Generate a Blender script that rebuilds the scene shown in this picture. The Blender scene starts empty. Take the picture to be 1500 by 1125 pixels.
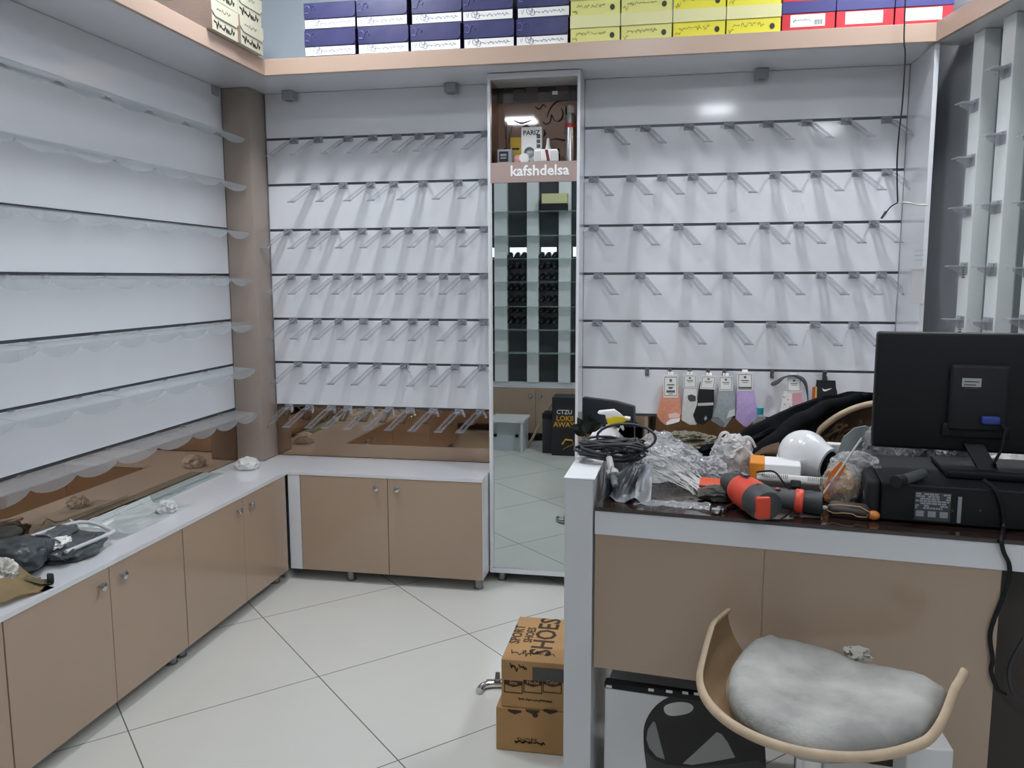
import bpy, bmesh, math, random
from mathutils import Vector, Matrix, noise
random.seed(7)
SC = bpy.context.scene
C = SC.collection
V = Vector
PI = math.pi

# ---------------------------------------------------------------- camera numbers
F, YAW, PITCH, ROLL, H = 1207.17, 0.1851, 0.1280, -0.0027, 1.5
XL, D, Z0, SP = -2.1923, 4.0593, 2.2083, 0.2298
XC, YC, ZC, ZB = -1.8282, 3.7132, 0.5564, 0.0575
ZL, ZLT, XLED, YLED = 2.4336, 2.5053, -1.8546, 3.6912
YP, XP, XCR, XR = 3.8939, -2.0442, -0.8395, 1.045
YM = 3.85
def cam_axes():
    fw = V((-math.sin(YAW)*math.cos(PITCH), math.cos(YAW)*math.cos(PITCH), -math.sin(PITCH)))
    r = V((math.cos(YAW), math.sin(YAW), 0)); u = r.cross(fw)
    return r*math.cos(ROLL)+u*math.sin(ROLL), -r*math.sin(ROLL)+u*math.cos(ROLL), fw
RX, UX, FX = cam_axes()
def P(x, y, ax, val):
    """point of the place seen at photo pixel (x, y) on the plane axis=val"""
    d = FX + RX*((x-750)/F) - UX*((y-562.5)/F)
    o = V((0, 0, H)); t = (val-o[ax])/d[ax]
    return o + d*t
def PN(x, y, pt, nrm):
    d = FX + RX*((x-750)/F) - UX*((y-562.5)/F)
    o = V((0, 0, H)); t = (V(pt)-o).dot(V(nrm))/d.dot(V(nrm))
    return o + d*t

# ---------------------------------------------------------------- materials
def lin(c):
    if isinstance(c, str):
        c = [int(c[i:i+2], 16)/255 for i in (0, 2, 4)]
    return tuple((x/12.92 if x <= .04045 else ((x+.055)/1.055)**2.4) for x in c[:3]) + (1,)
MATS = {}
def mat(name, col='808080', rough=.5, metal=0, spec=.5, var=0., vscale=6., bump=0., bscale=40., coat=0., sheen=0., col2=None):
    if name in MATS: return MATS[name]
    m = bpy.data.materials.new(name); m.use_nodes = True
    nt = m.node_tree; b = nt.nodes['Principled BSDF']
    b.inputs['Base Color'].default_value = lin(col)
    b.inputs['Roughness'].default_value = rough
    b.inputs['Metallic'].default_value = metal
    b.inputs['Specular IOR Level'].default_value = spec
    b.inputs['Coat Weight'].default_value = coat
    b.inputs['Coat Roughness'].default_value = .08
    if sheen: b.inputs['Sheen Weight'].default_value = sheen
    if var or col2:
        tc = nt.nodes.new('ShaderNodeTexCoord'); n = nt.nodes.new('ShaderNodeTexNoise')
        n.inputs['Scale'].default_value = vscale; n.inputs['Detail'].default_value = 4
        nt.links.new(tc.outputs['Object'], n.inputs['Vector'])
        mx = nt.nodes.new('ShaderNodeMix'); mx.data_type = 'RGBA'
        a = lin(col); bcol = lin(col2) if col2 else tuple(max(0, x*(1-var)) for x in a[:3])+(1,)
        mx.inputs[6].default_value = a; mx.inputs[7].default_value = bcol
        rp = nt.nodes.new('ShaderNodeMapRange'); rp.inputs[1].default_value = .35; rp.inputs[2].default_value = .65
        nt.links.new(n.outputs['Fac'], rp.inputs[0]); nt.links.new(rp.outputs[0], mx.inputs[0])
        nt.links.new(mx.outputs[2], b.inputs['Base Color'])
    if bump:
        tc = nt.nodes.new('ShaderNodeTexCoord'); n = nt.nodes.new('ShaderNodeTexNoise')
        n.inputs['Scale'].default_value = bscale; n.inputs['Detail'].default_value = 5
        nt.links.new(tc.outputs['Object'], n.inputs['Vector'])
        bp = nt.nodes.new('ShaderNodeBump'); bp.inputs['Strength'].default_value = bump; bp.inputs['Distance'].default_value = .01
        nt.links.new(n.outputs['Fac'], bp.inputs['Height']); nt.links.new(bp.outputs[0], b.inputs['Normal'])
    MATS[name] = m; return m
def clear(name, col, fac, rough=.1, tint=(1, 1, 1), edge=.5):
    """thin clear plastic: part of the light passes straight through"""
    if name in MATS: return MATS[name]
    m = bpy.data.materials.new(name); m.use_nodes = True
    nt = m.node_tree; b = nt.nodes['Principled BSDF']; out = nt.nodes['Material Output']
    b.inputs['Base Color'].default_value = lin(col); b.inputs['Roughness'].default_value = rough
    t = nt.nodes.new('ShaderNodeBsdfTransparent'); t.inputs[0].default_value = tuple(tint)+(1,)
    lw = nt.nodes.new('ShaderNodeLayerWeight'); lw.inputs[0].default_value = .25
    ma = nt.nodes.new('ShaderNodeMath'); ma.operation = 'MULTIPLY_ADD'; ma.use_clamp = True
    nt.links.new(lw.outputs['Fresnel'], ma.inputs[0]); ma.inputs[1].default_value = edge; ma.inputs[2].default_value = fac
    mx = nt.nodes.new('ShaderNodeMixShader')
    nt.links.new(ma.outputs[0], mx.inputs[0]); nt.links.new(t.outputs[0], mx.inputs[1]); nt.links.new(b.outputs[0], mx.inputs[2])
    nt.links.new(mx.outputs[0], out.inputs[0])
    MATS[name] = m; return m
def emis(name, col, s):
    m = bpy.data.materials.new(name); m.use_nodes = True
    nt = m.node_tree; nt.nodes.remove(nt.nodes['Principled BSDF'])
    e = nt.nodes.new('ShaderNodeEmission'); e.inputs[0].default_value = lin(col); e.inputs[1].default_value = s
    nt.links.new(e.outputs[0], nt.nodes['Material Output'].inputs[0]); return m

WHITE = mat('white_laminate', 'dfe1e5', .2, spec=.5, var=.03, vscale=3, coat=.5)
WHITE2 = mat('white_edge', 'd3d5d8', .3)
BEIGE = mat('beige_gloss_laminate', 'ae9884', .12, spec=.5, var=.05, vscale=2)
PILLARM = mat('taupe_laminate', '9c8e84', .25, var=.06, vscale=2)
FASC = mat('pink_beige_edge', 'b19a89', .3)
BRONZE = mat('bronze_mirror', 'b39a83', .03, metal=1)
MIRROR = mat('silver_mirror', 'd3dbdb', .0, metal=1)
CHROME = mat('chrome', 'c8c8c8', .15, metal=1)
STEEL = mat('brushed_steel', '8e9092', .35, metal=1)
RAIL = mat('aluminium_rail', '5c5f64', .45, metal=.6)
BLACK = mat('black_plastic', '131518', .5, spec=.3)
BLACK2 = mat('black_matte', '141519', .7)
DGREY = mat('dark_grey', '3b3e42', .5)
GREY = mat('mid_grey', '83878b', .5)
ACR = clear('clear_acrylic', 'c6c8cd', .26, .12, (.70, .705, .72), .3)
ACRH = clear('clear_acrylic_hook', 'd3d5da', .3, .12, (.88, .885, .895), .3)
ACR2 = clear('clear_acrylic_sheet', 'd5d9dd', .04, .06, (.94, .95, .95), .35)
PAPER = mat('white_paper', 'e6e6e2', .8)
INK = mat('dark_ink', '2a2522', .8)
KRAFT = mat('kraft_board', 'b58d5c', .75, var=.12, vscale=8)
WBOARD = mat('white_carton', 'dcdcdc', .6)

# ---------------------------------------------------------------- mesh builder
class MB:
    def __init__(s): s.bm = bmesh.new()
    def box(s, x0, x1, y0, y1, z0, z1, bev=0., seg=2):
        return s.obox(((x0+x1)/2, (y0+y1)/2, (z0+z1)/2), (abs(x1-x0), abs(y1-y0), abs(z1-z0)), None, bev, seg)
    def obox(s, c, sz, R=None, bev=0., seg=2):
        M = Matrix.Translation(c) @ (R.to_4x4() if R else Matrix.Identity(4)) @ Matrix.Diagonal((sz[0], sz[1], sz[2], 1))
        b = bmesh.new(); bmesh.ops.create_cube(b, size=1); bmesh.ops.transform(b, matrix=M, verts=b.verts)
        if bev: bmesh.ops.bevel(b, geom=b.edges[:], offset=bev, segments=seg, affect='EDGES', profile=.5)
        return s.add(b)
    def add(s, b):
        me = bpy.data.meshes.new('t'); b.to_mesh(me); b.free(); s.bm.from_mesh(me); bpy.data.meshes.remove(me); return s
    def ring(s, pts): return [s.bm.verts.new(p) for p in pts]
    def loft(s, rings, closed=True, caps=True, wrap=False):
        R = [s.ring(r) for r in rings]; n = len(R[0])
        rng = range(len(R)) if wrap else range(len(R)-1)
        for i in rng:
            a, b = R[i], R[(i+1) % len(R)]
            for j in range(n if closed else n-1):
                k = (j+1) % n
                try: s.bm.faces.new((a[j], a[k], b[k], b[j]))
                except ValueError: pass
        if caps and closed and not wrap:
            for r in (R[0][::-1], R[-1]):
                try: s.bm.faces.new(r)
                except ValueError: pass
        return s
    def tube(s, pts, r, n=8, wrap=False, flat=1.):
        pts = [V(p) for p in pts]; rings = []; nrm = None
        for i, p in enumerate(pts):
            if wrap: t = pts[(i+1) % len(pts)]-pts[i-1]
            else: t = pts[min(i+1, len(pts)-1)]-pts[max(i-1, 0)]
            if t.length < 1e-9: t = V((0, 0, 1))
            t.normalize()
            if nrm is None:
                nrm = t.orthogonal().normalized()
            nrm = (nrm-t*nrm.dot(t))
            if nrm.length < 1e-6: nrm = t.orthogonal()
            nrm.normalize(); bn = t.cross(nrm)
            rr = r[i] if isinstance(r, (list, tuple)) else r
            rings.append([p+nrm*rr*math.cos(2*PI*k/n)+bn*rr*flat*math.sin(2*PI*k/n) for k in range(n)])
        return s.loft(rings, True, True, wrap)
    def cyl(s, p0, p1, r0, r1=None, n=18): return s.tube([p0, p1], [r0, r0 if r1 is None else r1], n)
    def lathe(s, prof, c, n=24, ax=(0, 0, 1), sx=1., sy=1.):
        ax = V(ax).normalized(); a = ax.orthogonal().normalized() if abs(ax.z) < .99 else V((1, 0, 0)); b = ax.cross(a); c = V(c)
        return s.loft([[c+ax*z+a*(max(r, 1e-4)*sx*math.cos(2*PI*k/n))+b*(max(r, 1e-4)*sy*math.sin(2*PI*k/n)) for k in range(n)] for r, z in prof])
    def prism(s, poly, vec, bev=0.):
        b = bmesh.new(); poly = [V(p) for p in poly]; vec = V(vec)
        A = [b.verts.new(p) for p in poly]; B = [b.verts.new(p+vec) for p in poly]; n = len(A)
        b.faces.new(A[::-1]); b.faces.new(B)
        for i in range(n): b.faces.new((A[i], A[(i+1) % n], B[(i+1) % n], B[i]))
        bmesh.ops.recalc_face_normals(b, faces=b.faces[:])
        if bev: bmesh.ops.bevel(b, geom=b.edges[:], offset=bev, segments=2, affect='EDGES', profile=.5)
        return s.add(b)
    def sheet(s, fn, nu, nv, th=0.):
        """surface fn(u,v) over [0,1]^2, given thickness along its normals"""
        b = bmesh.new(); G = [[b.verts.new(fn(i/nu, j/nv)) for j in range(nv+1)] for i in range(nu+1)]
        for i in range(nu):
            for j in range(nv): b.faces.new((G[i][j], G[i+1][j], G[i+1][j+1], G[i][j+1]))
        if th: bmesh.ops.solidify(b, geom=b.faces[:], thickness=th)
        return s.add(b)
    def ball(s, c, rad, fn=None, sub=3, R=None):
        b = bmesh.new(); bmesh.ops.create_icosphere(b, subdivisions=sub, radius=1)
        for v in b.verts:
            d = v.co.normalized(); p = fn(d) if fn else d
            p = V((p.x*rad[0], p.y*rad[1], p.z*rad[2]))
            if R: p = R @ p
            v.co = V(c)+p
        return s.add(b)
    def crumple(s, c, rad, seed, amp=.25, freq=1.8, sub=4, base=None, R=None, sharp=True, pw=1., octs=4):
        o = V((seed*3.17, seed*1.31, -seed*2.3))
        def fn(d):
            q = d*freq+o; n = 0; a = 1.; f = 1.
            for k in range(octs):
                w = noise.noise(q*f); n += a*((1-2.2*abs(w)) if sharp else w*1.4); a *= .5; f *= 2.1
            e = V([math.copysign(abs(x)**pw, x) for x in d])
            return e*(1+amp*(n-.5))
        n0 = len(s.bm.verts); s.ball(c, rad, fn, sub, R)
        if base is not None:
            s.bm.verts.ensure_lookup_table()
            for v in s.bm.verts[n0:]:
                if v.co.z < base: v.co.z = base+.0005
        return s
    def text(s, txt, size, M, ext=.0006, bold=0.):
        cu = bpy.data.curves.new('t', 'FONT'); cu.body = txt; cu.size = size; cu.align_x = 'CENTER'; cu.align_y = 'CENTER'
        cu.extrude = ext; cu.offset = bold; cu.resolution_u = 2
        o = bpy.data.objects.new('t', cu); C.objects.link(o); bpy.context.view_layer.update()
        me = bpy.data.meshes.new_from_object(o.evaluated_get(bpy.context.evaluated_depsgraph_get()))
        bpy.data.objects.remove(o); bpy.data.curves.remove(cu)
        me.transform(M); s.bm.from_mesh(me); bpy.data.meshes.remove(me); return s
    def build(s, name, m, parent=None, smooth=None, org=None, kind=None):
        bm = s.bm; bmesh.ops.recalc_face_normals(bm, faces=bm.faces[:])
        me = bpy.data.meshes.new(name); bm.to_mesh(me); bm.free()
        if smooth is not None:
            me.shade_smooth(); me.set_sharp_from_angle(angle=math.radians(smooth))
        me.materials.append(m)
        o = bpy.data.objects.new(name, me); C.objects.link(o)
        if parent:
            M = WM[parent.name]; me.transform(M.inverted()); o.parent = parent; WM[o.name] = M
        else:
            if org is None:
                xs = [v.co for v in me.vertices]
                org = V(((min(p.x for p in xs)+max(p.x for p in xs))/2, (min(p.y for p in xs)+max(p.y for p in xs))/2, min(p.z for p in xs)))
            T = Matrix.Translation(org); me.transform(T.inverted()); o.location = org; WM[o.name] = T
        if kind: o['kind'] = kind
        return o
WM = {}
def tag(o, label, cat, group=None):
    o['label'] = label; o['category'] = cat
    if group: o['group'] = group
    return o
def thing(name, label, cat, loc=(0, 0, 0), rz=0., group=None):
    o = bpy.data.objects.new(name, None); C.objects.link(o); o.empty_display_size = .05
    o.location = loc; o.rotation_euler = (0, 0, rz)
    WM[o.name] = Matrix.Translation(loc) @ Matrix.Rotation(rz, 4, 'Z')
    return tag(o, label, cat, group)
def dup(o, loc, rz=None, label=None, group=None):
    r = o.copy(); C.objects.link(r); r.location = loc
    if rz is not None: r.rotation_euler = (0, 0, rz)
    if label: r['label'] = label
    if group: r['group'] = group
    for ch in list(o.children):
        c = ch.copy(); C.objects.link(c); c.parent = r
        for g in list(ch.children):
            d = g.copy(); C.objects.link(d); d.parent = c
    return r
def struct(o): o['kind'] = 'structure'; return o
ORD = ['first', 'second', 'third', 'fourth', 'fifth', 'sixth', 'seventh', 'eighth', 'ninth', 'tenth', 'eleventh']
def RZ(a): return Matrix.Rotation(a, 3, 'Z')
def face_m(c, right, up):
    """matrix putting text on a face: local x=right, y=up"""
    r = V(right).normalized(); u = V(up); u = (u-r*u.dot(r)).normalized(); n = r.cross(u)
    M = Matrix((r, u, n)).transposed().to_4x4(); M.translation = V(c); return M
def scribble(mb, M, w, h, seed, n=3, th=.0025, amp=1.):
    """a line of joined handwriting strokes, flat on a face"""
    rnd = random.Random(seed)
    for i in range(n):
        x0 = -w/2+w*i/n; x1 = x0+w/n*rnd.uniform(.75, .98); pts = []
        k = rnd.randint(5, 9)
        for j in range(k+1):
            t = j/k; pts.append(V((x0+(x1-x0)*t, amp*h*rnd.uniform(-.45, .45)*(.4 if j % 2 else 1), 0)))
        for a, b in zip(pts, pts[1:]):
            d = (b-a).normalized(); q = V((-d.y, d.x, 0))*th/2; e = d*th*.3
            mb.prism([M @ p for p in (a-e-q, b+e-q, b+e+q, a-e+q)], M.to_3x3() @ V((0, 0, .0005)))
# ================================================================= SETTING
def tile_floor():
    m = bpy.data.materials.new('glazed_floor_tiles'); m.use_nodes = True
    nt = m.node_tree; b = nt.nodes['Principled BSDF']; L = nt.links.new
    g = nt.nodes.new('ShaderNodeNewGeometry')
    mp = nt.nodes.new('ShaderNodeMapping'); mp.vector_type = 'POINT'
    S = .667
    mp.inputs['Rotation'].default_value = (0, 0, math.radians(-45))
    L(g.outputs['Position'], mp.inputs['Vector'])
    sx = nt.nodes.new('ShaderNodeSeparateXYZ'); L(mp.outputs[0], sx.inputs[0])
    masks = []
    # rotated by -45 deg: x' = (x+y)/sqrt2 , y' = (y-x)/sqrt2
    for idx, off in ((0, 1.066), (1, 2.862)):
        a = nt.nodes.new('ShaderNodeMath'); a.operation = 'SUBTRACT'; L(sx.outputs[idx], a.inputs[0]); a.inputs[1].default_value = off-20*S
        d = nt.nodes.new('ShaderNodeMath'); d.operation = 'MODULO'; L(a.outputs[0], d.inputs[0]); d.inputs[1].default_value = S
        s2 = nt.nodes.new('ShaderNodeMath'); s2.operation = 'SUBTRACT'; L(d.outputs[0], s2.inputs[0]); s2.inputs[1].default_value = S/2
        ab = nt.nodes.new('ShaderNodeMath'); ab.operation = 'ABSOLUTE'; L(s2.outputs[0], ab.inputs[0])
        gt = nt.nodes.new('ShaderNodeMath'); gt.operation = 'GREATER_THAN'; L(ab.outputs[0], gt.inputs[0]); gt.inputs[1].default_value = S/2-.0022
        masks.append(gt)
    mx = nt.nodes.new('ShaderNodeMath'); mx.operation = 'MAXIMUM'; L(masks[0].outputs[0], mx.inputs[0]); L(masks[1].outputs[0], mx.inputs[1])
    n = nt.nodes.new('ShaderNodeTexNoise'); n.inputs['Scale'].default_value = 2.2; n.inputs['Detail'].default_value = 6
    L(g.outputs['Position'], n.inputs['Vector'])
    c1 = nt.nodes.new('ShaderNodeMix'); c1.data_type = 'RGBA'; c1.inputs[6].default_value = lin('cfcfc7'); c1.inputs[7].default_value = lin('d8d8d1')
    L(n.outputs['Fac'], c1.inputs[0])
    c2 = nt.nodes.new('ShaderNodeMix'); c2.data_type = 'RGBA'; L(mx.outputs[0], c2.inputs[0]); L(c1.outputs[2], c2.inputs[6]); c2.inputs[7].default_value = lin('6f706b')
    L(c2.outputs[2], b.inputs['Base Color'])
    r = nt.nodes.new('ShaderNodeMapRange'); r.inputs[3].default_value = .16; r.inputs[4].default_value = .3
    L(n.outputs['Fac'], r.inputs[0]); L(r.outputs[0], b.inputs['Roughness'])
    return m
WALLP = mat('blue_grey_paint', 'a9b3ba', .7, var=.05, vscale=2)
CEILM = mat('ceiling_paint', 'd8d8d6', .8)
ZCEIL = 3.22
struct(MB().box(-2.5, 2.6, -3.1, 4.4, -.05, 0).build('floor', tile_floor()))
struct(MB().box(-2.5, 2.6, -3.1, 4.4, ZCEIL, ZCEIL+.05).build('ceiling', CEILM))
struct(MB().box(XL-.1, XL-.02, -3.0, D+.1, 0, ZCEIL).build('wall_left', WALLP))
struct(MB().box(XL-.1, 2.3, D+.02, D+.1, 0, ZCEIL).build('wall_back', WALLP))
# right wall runs obliquely towards the viewer
WA = V((1.15, 3.93, 0)); WD = V((.184, -.983, 0)).normalized(); WN = V((-.983, -.184, 0)).normalized()
GREYWALL = mat('grey_gloss_panel', 'b2b6ba', .3, var=.04)
def wallpoly(a, b, t0, z0, z1, th):
    A = WA+WD*a; B = WA+WD*b
    return [A+WN*t0+V((0, 0, z0)), B+WN*t0+V((0, 0, z0)), B+WN*t0+V((0, 0, z1)), A+WN*t0+V((0, 0, z1))], WN*th
p, v = wallpoly(-.15, 7.1, 0, 0, ZCEIL, -.08)
struct(MB().prism(p, v).build('wall_right', GREYWALL))
struct(MB().box(-2.5, 2.6, -3.1, -3.0, 0, ZCEIL).build('wall_front', mat('front_paint', 'b9bcbd', .7)))

# --- slatted display panels
def slat_board_y(mb, x0, x1, z0, z1): mb.box(x0, x1, D, D+.017, z0, z1, .0012, 1)
def slat_panel(label, x0, x1, nrails, zbot, ztop, mirror_to=None):
    t = thing('slat_panel', label, 'display panel', ((x0+x1)/2, D+.0085, zbot), 0)
    zs = [Z0-k*SP for k in range(nrails)]
    tops = [ztop]+[z-.006 for z in zs]; bots = [z+.006 for z in zs]+[zbot]
    for a, b in zip(tops, bots):
        mb = MB(); slat_board_y(mb, x0, x1, b, a)
        m = WHITE
        if mirror_to is not None and b < mirror_to-.01: m = BRONZE
        o = mb.build('bronze_mirror_board' if m is BRONZE else 'board', m, t)
        if m is BRONZE: o['label'] = 'bronze tinted mirror strip along the bottom'
    for z in zs:
        MB().box(x0, x1, D+.007, D+.0165, z-.0058, z+.0058).build('rail', RAIL, t)
    return t
slat_panel('white slatwall panel on the back wall left of the tall mirror', XP+.002, XCR, 7, ZC+.002, ZL-.001, .829)
slat_panel('white slatwall panel on the back wall right of the tall mirror', -.403, XR-.008, 7, .3, ZL-.001, .829)
def left_panel():
    t = thing('slat_panel', 'white slatwall panel covering the left wall above the low cabinets', 'display panel', (XL-.0085, 2.3, ZC+.002))
    y0, y1 = .9, YP-.001
    zs = [Z0-k*SP for k in range(7)]
    tops = [ZL-.001]+[z-.006 for z in zs]; bots = [z+.006 for z in zs]+[ZC+.002]
    for i, (a, b) in enumerate(zip(tops, bots)):
        m = BRONZE if i == 7 else WHITE
        o = MB().box(XL-.017, XL, y0, y1, b, a, .0012, 1).build('bronze_mirror_board' if i == 7 else 'board', m, t)
        if i == 7: o['label'] = 'bronze tinted mirror strip along the bottom'
    for z in zs: MB().box(XL-.0165, XL-.007, y0, y1, z-.0058, z+.0058).build('rail', RAIL, t)
left_panel()
tag(MB().box(XL, XP, YP, D-.001, ZC+.001, ZL-.001, .004).build('corner_pillar', PILLARM, smooth=30),
    'taupe boxed corner pillar between the left wall and the back wall', 'pillar')
# --- ledge carrying the boxes
def ledge():
    t = thing('ledge_shelf', 'white high ledge with pink beige edging running along left and back walls', 'shelf', (XLED, YLED, ZL))
    mb = MB(); mb.box(XL-.018, XLED-.018, .9, D+.018, ZL, ZLT); mb.box(XLED-.018, XR, YLED+.018, D+.018, ZL, ZLT)
    mb.build('shelf_board', WHITE, t)
    MB().box(XLED-.018, XLED, .9, YLED+.018, ZL-.001, ZLT, .002).build('fascia', FASC, t)
    MB().box(XLED, XR+.012, YLED, YLED+.018, ZL-.001, ZLT, .002).build('fascia', FASC, t)
ledge()
PUCK = mat('grey_downlight', '9a9da0', .4)
for i, (x, y, nm) in enumerate(((308, 126, 'above the far end of the left wall'), (432, 138, 'beside the corner pillar'),
                               (668, 129, 'just left of the tall mirror'), (1113, 107, 'right of the tall mirror'))):
    q = P(x, y, 2, ZL)
    q.y = min(q.y, D-.04); mb = MB(); mb.box(q.x-.03, q.x+.03, q.y-.03, q.y+.03, ZL-.045, ZL-.0005, .004)
    t = thing('downlight', 'small square grey downlight under the ledge '+nm, 'light', (q.x, q.y, ZL-.018), 0, 'downlights under the ledge')
    mb.build('housing', PUCK, t); MB().cyl((q.x, q.y, ZL-.0485), (q.x, q.y, ZL-.0445), .018).build('lens', GREY, t)
# --- end panel at right
tag(MB().box(XR-.006, XR+.012, YLED+.02, D+.015, 0, ZL-.002, .001, 1).build('end_panel', WHITE),
    'tall white end panel closing the right side of the back display', 'panel')
mb = MB()
for (x0, y0, x1, y1) in ((1338, 392, 1352, 446),):
    a = P(1337, 392, 0, XR-.007); b = P(1352, 445, 0, XR-.007)
    mb.box(XR-.0085, XR-.0060, min(a.y, b.y), max(a.y, b.y), b.z, a.z)
t = thing('paper_notice', 'white paper notice taped inside the tall white end panel', 'paper', (XR-.008, (a.y+b.y)/2, b.z))
mb.build('sheet', WBOARD, t); mb = MB()
for k in (0, 1, 2): mb.box(XR-.0092, XR-.0085, min(a.y, b.y)+.02, max(a.y, b.y)-.02, a.z+.03+k*.02, a.z+.0315+k*.02)
mb.box(XR-.0092, XR-.0085, min(a.y, b.y)+.01, max(a.y, b.y)-.01, a.z-.012, a.z-.010); mb.build('print', GREY, t)
# ================================================================= LOW CABINETS
CT = .016
def knob(p, nrm, parent):
    p = V(p); n = V(nrm); k = MB()
    k.cyl(p, p+n*.016, .006, .005, 12); k.lathe([(.004, 0), (.013, .001), (.0155, .005), (.0145, .009), (.008, .012), (.0, .0125)], p+n*.014, 16, n)
    k.build('knob', CHROME, parent, 40)
def foot(x, y, parent, h=ZB, r=.021):
    mb = MB(); mb.lathe([(r+.004, 0), (r+.004, .006), (r, .008), (r, h-.006), (r+.004, h-.005), (r+.004, h)], (x, y, 0), 18); mb.build('foot', STEEL, parent, 40)
def cabinet_left(y0, y1, label, group, mid=None, knobs=True):
    mid = mid or (y0+y1)/2
    t = thing('low_cabinet', label, 'cabinet', ((XL+XC)/2, (y0+y1)/2, 0), 0, group)
    MB().box(XL+.003, XC-.019, y0+.001, y1-.001, ZB, ZC-CT-.0005).build('body', WHITE2, t)
    for a, b, ky in ((y0, mid, mid-.055), (mid, y1, mid+.055)):
        d = MB().box(XC-.018, XC, a+.0015, b-.0015, ZB, ZC-CT-.0015, .001, 1).build('door', BEIGE, t)
        knob((XC, ky, .491), (1, 0, 0), d)
    for y in (y0+.03, y1-.03):
        foot(XC-.06, y, t)
        foot(XL+.06, y, t)
    return t
cabinet_left(1.02, 1.922, 'beige low cabinet on the left wall, cut off at the lower left corner', 'beige low cabinets')
cabinet_left(1.924, 2.808, 'long beige low cabinet left wall, under the grey plastic bag', 'beige low cabinets', 2.378)
cabinet_left(2.811, 3.69, 'beige low cabinet on the left wall, next to the inside corner', 'beige low cabinets', 3.277)
def cabinet_back():
    x0 = XC+.066
    t = thing('low_cabinet', 'beige two door low cabinet against the back wall beside the tall mirror', 'cabinet', ((x0+XCR)/2, (YC+D)/2, 0), 0, 'beige low cabinets')
    b = MB(); b.box(x0-.064, XCR-.016, YC+.019, D-.002, ZB, ZC-CT-.0005); b.build('body', WHITE2, t)
    MB().box(XCR-.016, XCR, YC+.004, D-.002, ZB, ZC-CT-.0005).build('side_panel', WHITE, t)
    MB().box(x0-.064, x0-.002, YC+.001, YC+.018, ZB, ZC-CT-.001).build('filler_strip', WHITE, t)['label'] = 'white filler strip in the corner'
    mid = P(568, 740, 1, YC).x
    for a, c, kx in ((x0, mid, mid-.053), (mid, XCR-.001, mid+.053)):
        d = MB().box(a+.0015, c-.0015, YC, YC+.018, ZB, ZC-CT-.0015, .001, 1).build('door', BEIGE, t)
        knob((kx, YC, .493), (0, -1, 0), d)
    for px in (515, 701):
        q = P(px, 850, 1, YC+.05); foot(q.x, YC+.05, t)
    foot(x0+.05, D-.06, t); foot(XCR-.06, D-.06, t)
cabinet_back()
mb = MB()
poly = [(XL+.0005, 1.02), (XC+.002, 1.02), (XC+.002, YC-.002), (XCR+.001, YC-.002), (XCR+.001, D-.001), (XP+.001, D-.001), (XP+.001, YP-.001), (XL+.0005, YP-.001)]
mb.prism([(x, y, ZC-CT) for x, y in poly], (0, 0, CT))
tag(mb.build('countertop', WHITE), 'white L shaped countertop over the beige low cabinets', 'countertop')

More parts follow.
